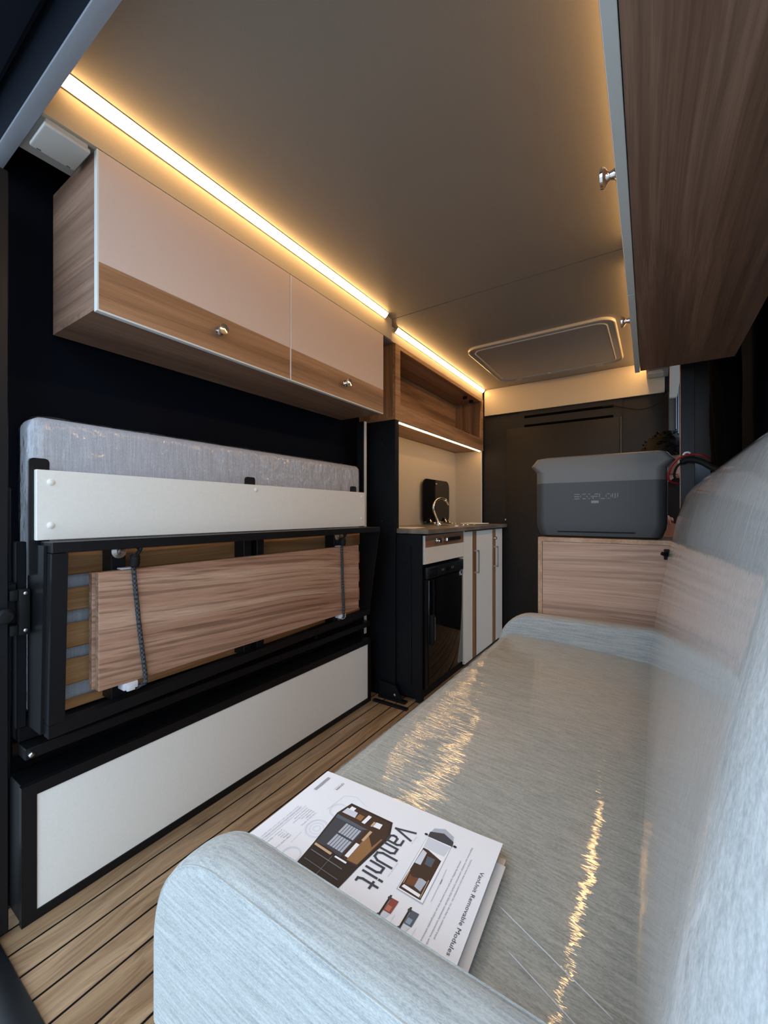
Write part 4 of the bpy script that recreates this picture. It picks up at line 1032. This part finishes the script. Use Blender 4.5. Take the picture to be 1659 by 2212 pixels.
# van seen from above
poly('van_picture', 'ink_mid', [(-0.253, 0.491), (-0.251, 0.504), (-0.238, 0.511), (-0.223, 0.505), (-0.2195, 0.494), (-0.2135, 0.400), (-0.2475, 0.400)], 0.0003)
poly('van_picture', 'ink_white', [(-0.2525, 0.489), (-0.2195, 0.492), (-0.2145, 0.4015), (-0.2465, 0.4015)], 0.0004)
poly('van_picture', 'ink_dark', [(-0.253, 0.496), (-0.252, 0.487), (-0.218, 0.489), (-0.22, 0.497), (-0.236, 0.503)], 0.0005)
poly('van_picture', 'ink_pale', [(-0.251, 0.486), (-0.2195, 0.487), (-0.2205, 0.469), (-0.249, 0.469)], 0.0005)
poly('van_picture', 'ink_brown', [(-0.2485, 0.468), (-0.221, 0.468), (-0.218, 0.403), (-0.246, 0.403)], 0.0005)
poly('van_picture', 'ink_pale', [(-0.2475, 0.465), (-0.241, 0.463), (-0.239, 0.438), (-0.247, 0.437)], 0.0006)
poly('van_picture', 'ink_slate', [(-0.238, 0.459), (-0.228, 0.460), (-0.227, 0.447), (-0.236, 0.447)], 0.0006)
poly('van_picture', 'ink_chestnut', [(-0.245, 0.433), (-0.233, 0.437), (-0.232, 0.414), (-0.242, 0.411)], 0.0006)
poly('van_picture', 'ink_mid', [(-0.233, 0.437), (-0.2225, 0.436), (-0.223, 0.412), (-0.232, 0.414)], 0.0006)
poly('van_picture', 'ink_oak', [(-0.236, 0.446), (-0.222, 0.445), (-0.222, 0.4375), (-0.234, 0.438)], 0.0006)
poly('van_picture', 'ink_white', [(-0.243, 0.410), (-0.221, 0.409), (-0.221, 0.405), (-0.244, 0.406)], 0.0006)
line('van_picture', 'ink_tan', (-0.2465, 0.430), (-0.2445, 0.411), 0.0008, 0.0007); line('van_picture', 'ink_tan', (-0.2215, 0.430), (-0.2195, 0.405), 0.0008, 0.0007)
for x, y in ((-0.2555, 0.489), (-0.2155, 0.491)): poly('van_picture', 'ink_black', [(x + 0.0024 * math.cos(k), y + 0.0018 * math.sin(k)) for k in [2 * math.pi * q / 10 for q in range(10)]], 0.0006)
line('van_picture', 'ink_mid', (-0.2105, 0.455), (-0.2075, 0.408), 0.0005); line('van_picture', 'ink_grey', (-0.209, 0.44), (-0.2085, 0.433), 0.001)
# the two small coloured vans
for x0, ca, cb_ in ((-0.249, 'ink_rust', 'ink_rust2'), (-0.2235, 'ink_slate', 'ink_slate2')):
    poly('side_view_picture', 'ink_black', [(x0, 0.390), (x0 + 0.0022, 0.391), (x0 + 0.003, 0.360), (x0 + 0.0008, 0.360)], 0.0005)
    poly('side_view_picture', ca, [(x0 + 0.003, 0.388), (x0 + 0.012, 0.3885), (x0 + 0.012, 0.3715), (x0 + 0.003, 0.371)], 0.0005)
    poly('side_view_picture', cb_, [(x0 + 0.004, 0.379), (x0 + 0.0095, 0.379), (x0 + 0.0095, 0.3725), (x0 + 0.004, 0.3725)], 0.0006)
    poly('side_view_picture', 'ink_pale', [(x0 + 0.0035, 0.3705), (x0 + 0.011, 0.3705), (x0 + 0.0085, 0.362), (x0 + 0.0035, 0.360)], 0.0005)
    for y in (0.3865, 0.3635): poly('side_view_picture', 'ink_dark', [(x0 + 0.0014 + 0.0022 * math.cos(2 * math.pi * q / 10), y + 0.0022 * math.sin(2 * math.pi * q / 10)) for q in range(10)], 0.0007)
    text('small_text', 'Vehicle Series', x0 + 0.016, 0.3735, 0.0012, 0.014, 'ink_mid')
# large interior picture
poly('interior_picture', 'ink_black', [(-0.3735, 0.4795), (-0.3795, 0.4535), (-0.371, 0.396), (-0.3645, 0.340), (-0.304, 0.340), (-0.3005, 0.397), (-0.2925, 0.456), (-0.3035, 0.4815)], 0.0004)
poly('interior_picture', 'ink_brown', [(-0.372, 0.476), (-0.305, 0.478), (-0.296, 0.457), (-0.303, 0.398), (-0.368, 0.398), (-0.377, 0.453)], 0.0005)
poly('interior_picture', 'ink_slate', [(-0.377, 0.452), (-0.312, 0.452), (-0.312, 0.4475), (-0.376, 0.446)], 0.0006)
poly('interior_picture', 'ink_dark', [(-0.3755, 0.446), (-0.358, 0.447), (-0.355, 0.400), (-0.369, 0.398)], 0.0006)
poly('interior_picture', 'ink_oak', [(-0.320, 0.451), (-0.299, 0.449), (-0.304, 0.4005), (-0.319, 0.399)], 0.0006)
poly('interior_picture', 'ink_dark', [(-0.3585, 0.447), (-0.328, 0.447), (-0.328, 0.397), (-0.3565, 0.401)], 0.0007)
for k in range(6):
    xa = -0.3555 + k * 0.0043
    poly('interior_picture', 'ink_mid', [(xa, 0.445), (xa + 0.0034, 0.445), (xa + 0.0034, 0.4265), (xa, 0.4265)], 0.0009)
    poly('interior_picture', 'ink_mid', [(xa + 0.0006, 0.4235), (xa + 0.0040, 0.4235), (xa + 0.0040, 0.4035), (xa + 0.0006, 0.4035)], 0.0009)
poly('interior_picture', 'ink_white', [(-0.3245, 0.426), (-0.319, 0.426), (-0.319, 0.402), (-0.3245, 0.402)], 0.0009)
poly('interior_picture', 'ink_tan', [(-0.321, 0.452), (-0.317, 0.452), (-0.3175, 0.433), (-0.3215, 0.433)], 0.0009)
poly('interior_picture', 'ink_pale', [(-0.3725, 0.469), (-0.354, 0.469), (-0.352, 0.459), (-0.374, 0.458)], 0.0008)
poly('interior_picture', 'ink_white', [(-0.369, 0.4745), (-0.361, 0.4745), (-0.361, 0.468), (-0.369, 0.468)], 0.0009)
poly('interior_picture', 'ink_oak', [(-0.351, 0.4685), (-0.342, 0.4685), (-0.342, 0.459), (-0.351, 0.459)], 0.0008)
poly('interior_picture', 'ink_white', [(-0.3385, 0.4735), (-0.333, 0.4735), (-0.334, 0.4575), (-0.3395, 0.4575)], 0.0009)
poly('interior_picture', 'ink_white', [(-0.322, 0.469), (-0.3125, 0.470), (-0.3115, 0.461), (-0.322, 0.460)], 0.0009)
poly('interior_picture', 'ink_tan', [(-0.3255, 0.468), (-0.3225, 0.468), (-0.3225, 0.459), (-0.3255, 0.459)], 0.0009)
poly('interior_picture', 'ink_tan', [(-0.3685, 0.3975), (-0.340, 0.3965), (-0.340, 0.393), (-0.368, 0.394)], 0.0009)
poly('interior_picture', 'ink_white', [(-0.334, 0.396), (-0.316, 0.396), (-0.316, 0.3935), (-0.334, 0.3935)], 0.0009)
line('interior_picture', 'ink_grey', (-0.366, 0.386), (-0.315, 0.385), 0.0012, 0.0009); line('interior_picture', 'ink_grey', (-0.364, 0.372), (-0.310, 0.371), 0.0008, 0.0009); line('interior_picture', 'ink_grey', (-0.337, 0.393), (-0.335, 0.350), 0.0006, 0.0009)
# pale line drawing behind the picture
def ring_line(cx, cy, r): 
    bm = B(); L = []
    for q in range(25):
        a = 2 * math.pi * q / 24; L.append([bm.verts.new(PPt(cx + rr * math.cos(a), cy + rr * math.sin(a), 0.00035)) for rr in (r, r - 0.0006)])
    for p, q in zip(L, L[1:]): bm.faces.new((p[0], p[1], q[1], q[0]))
    obj('line_drawing', bm, 'ink_pale', pg)
for r in (0.016, 0.0145, 0.010, 0.005): ring_line(-0.384, 0.416, r)
for r in (0.013, 0.0115): ring_line(-0.381, 0.458, r); ring_line(-0.381, 0.366, r)
for a, b_ in (((-0.396, 0.450), (-0.392, 0.486)), ((-0.392, 0.486), (-0.376, 0.494)), ((-0.376, 0.494), (-0.352, 0.486)), ((-0.397, 0.400), (-0.396, 0.380))): line('line_drawing', 'ink_pale', a, b_, 0.0007, 0.00035)
# specification lines
for k, (a, b_) in enumerate((('Total Size (L*W*H)', '2740*1270*1710'), ('Dry Weight', '560kg'), ('Body Warranty', '1 Year'), ('Other Parts Warranty', '1 Year'), ('Loading Quantity', '4 Units / 40HC'))):
    x = -0.4055 - k * 0.0042
    text('small_text', a, x, 0.437, 0.0017, 0.0016 * len(a), 'ink_grey'); text('small_text', b_, x, 0.389, 0.0017, 0.0019 * len(b_), 'ink_grey')
line('rule', 'ink_mid', (-0.4265, 0.440), (-0.4265, 0.345), 0.0005); line('rule', 'ink_mid', (-0.4315, 0.436), (-0.4315, 0.345), 0.0004)
text('small_text', 'Optional: Outdoor kitchen / Fold out kitchen / Heater / 150L fridge', -0.4305, 0.433, 0.0015, 0.082, 'ink_grey'); text('small_text', 'Standard: Cabinets / table / sofa / bed / water system / light strip', -0.4355, 0.433, 0.0015, 0.082, 'ink_grey')
text('logo_text', 'QVAN', -0.4125, 0.507, 0.0034, 0.0175, 'ink_black')
for k in range(3): line('rule', 'ink_grey', (-0.4375 - k * 0.002, 0.506), (-0.4375 - k * 0.002, 0.472), 0.0009)
line('rule', 'ink_mid', (-0.4145, 0.501), (-0.4145, 0.487), 0.0005)
text('small_text', 'AS', -0.2895, 0.3635, 0.003, 0.006, 'ink_black'); text('small_text', 'CM', -0.294, 0.3635, 0.003, 0.006, 'ink_black')
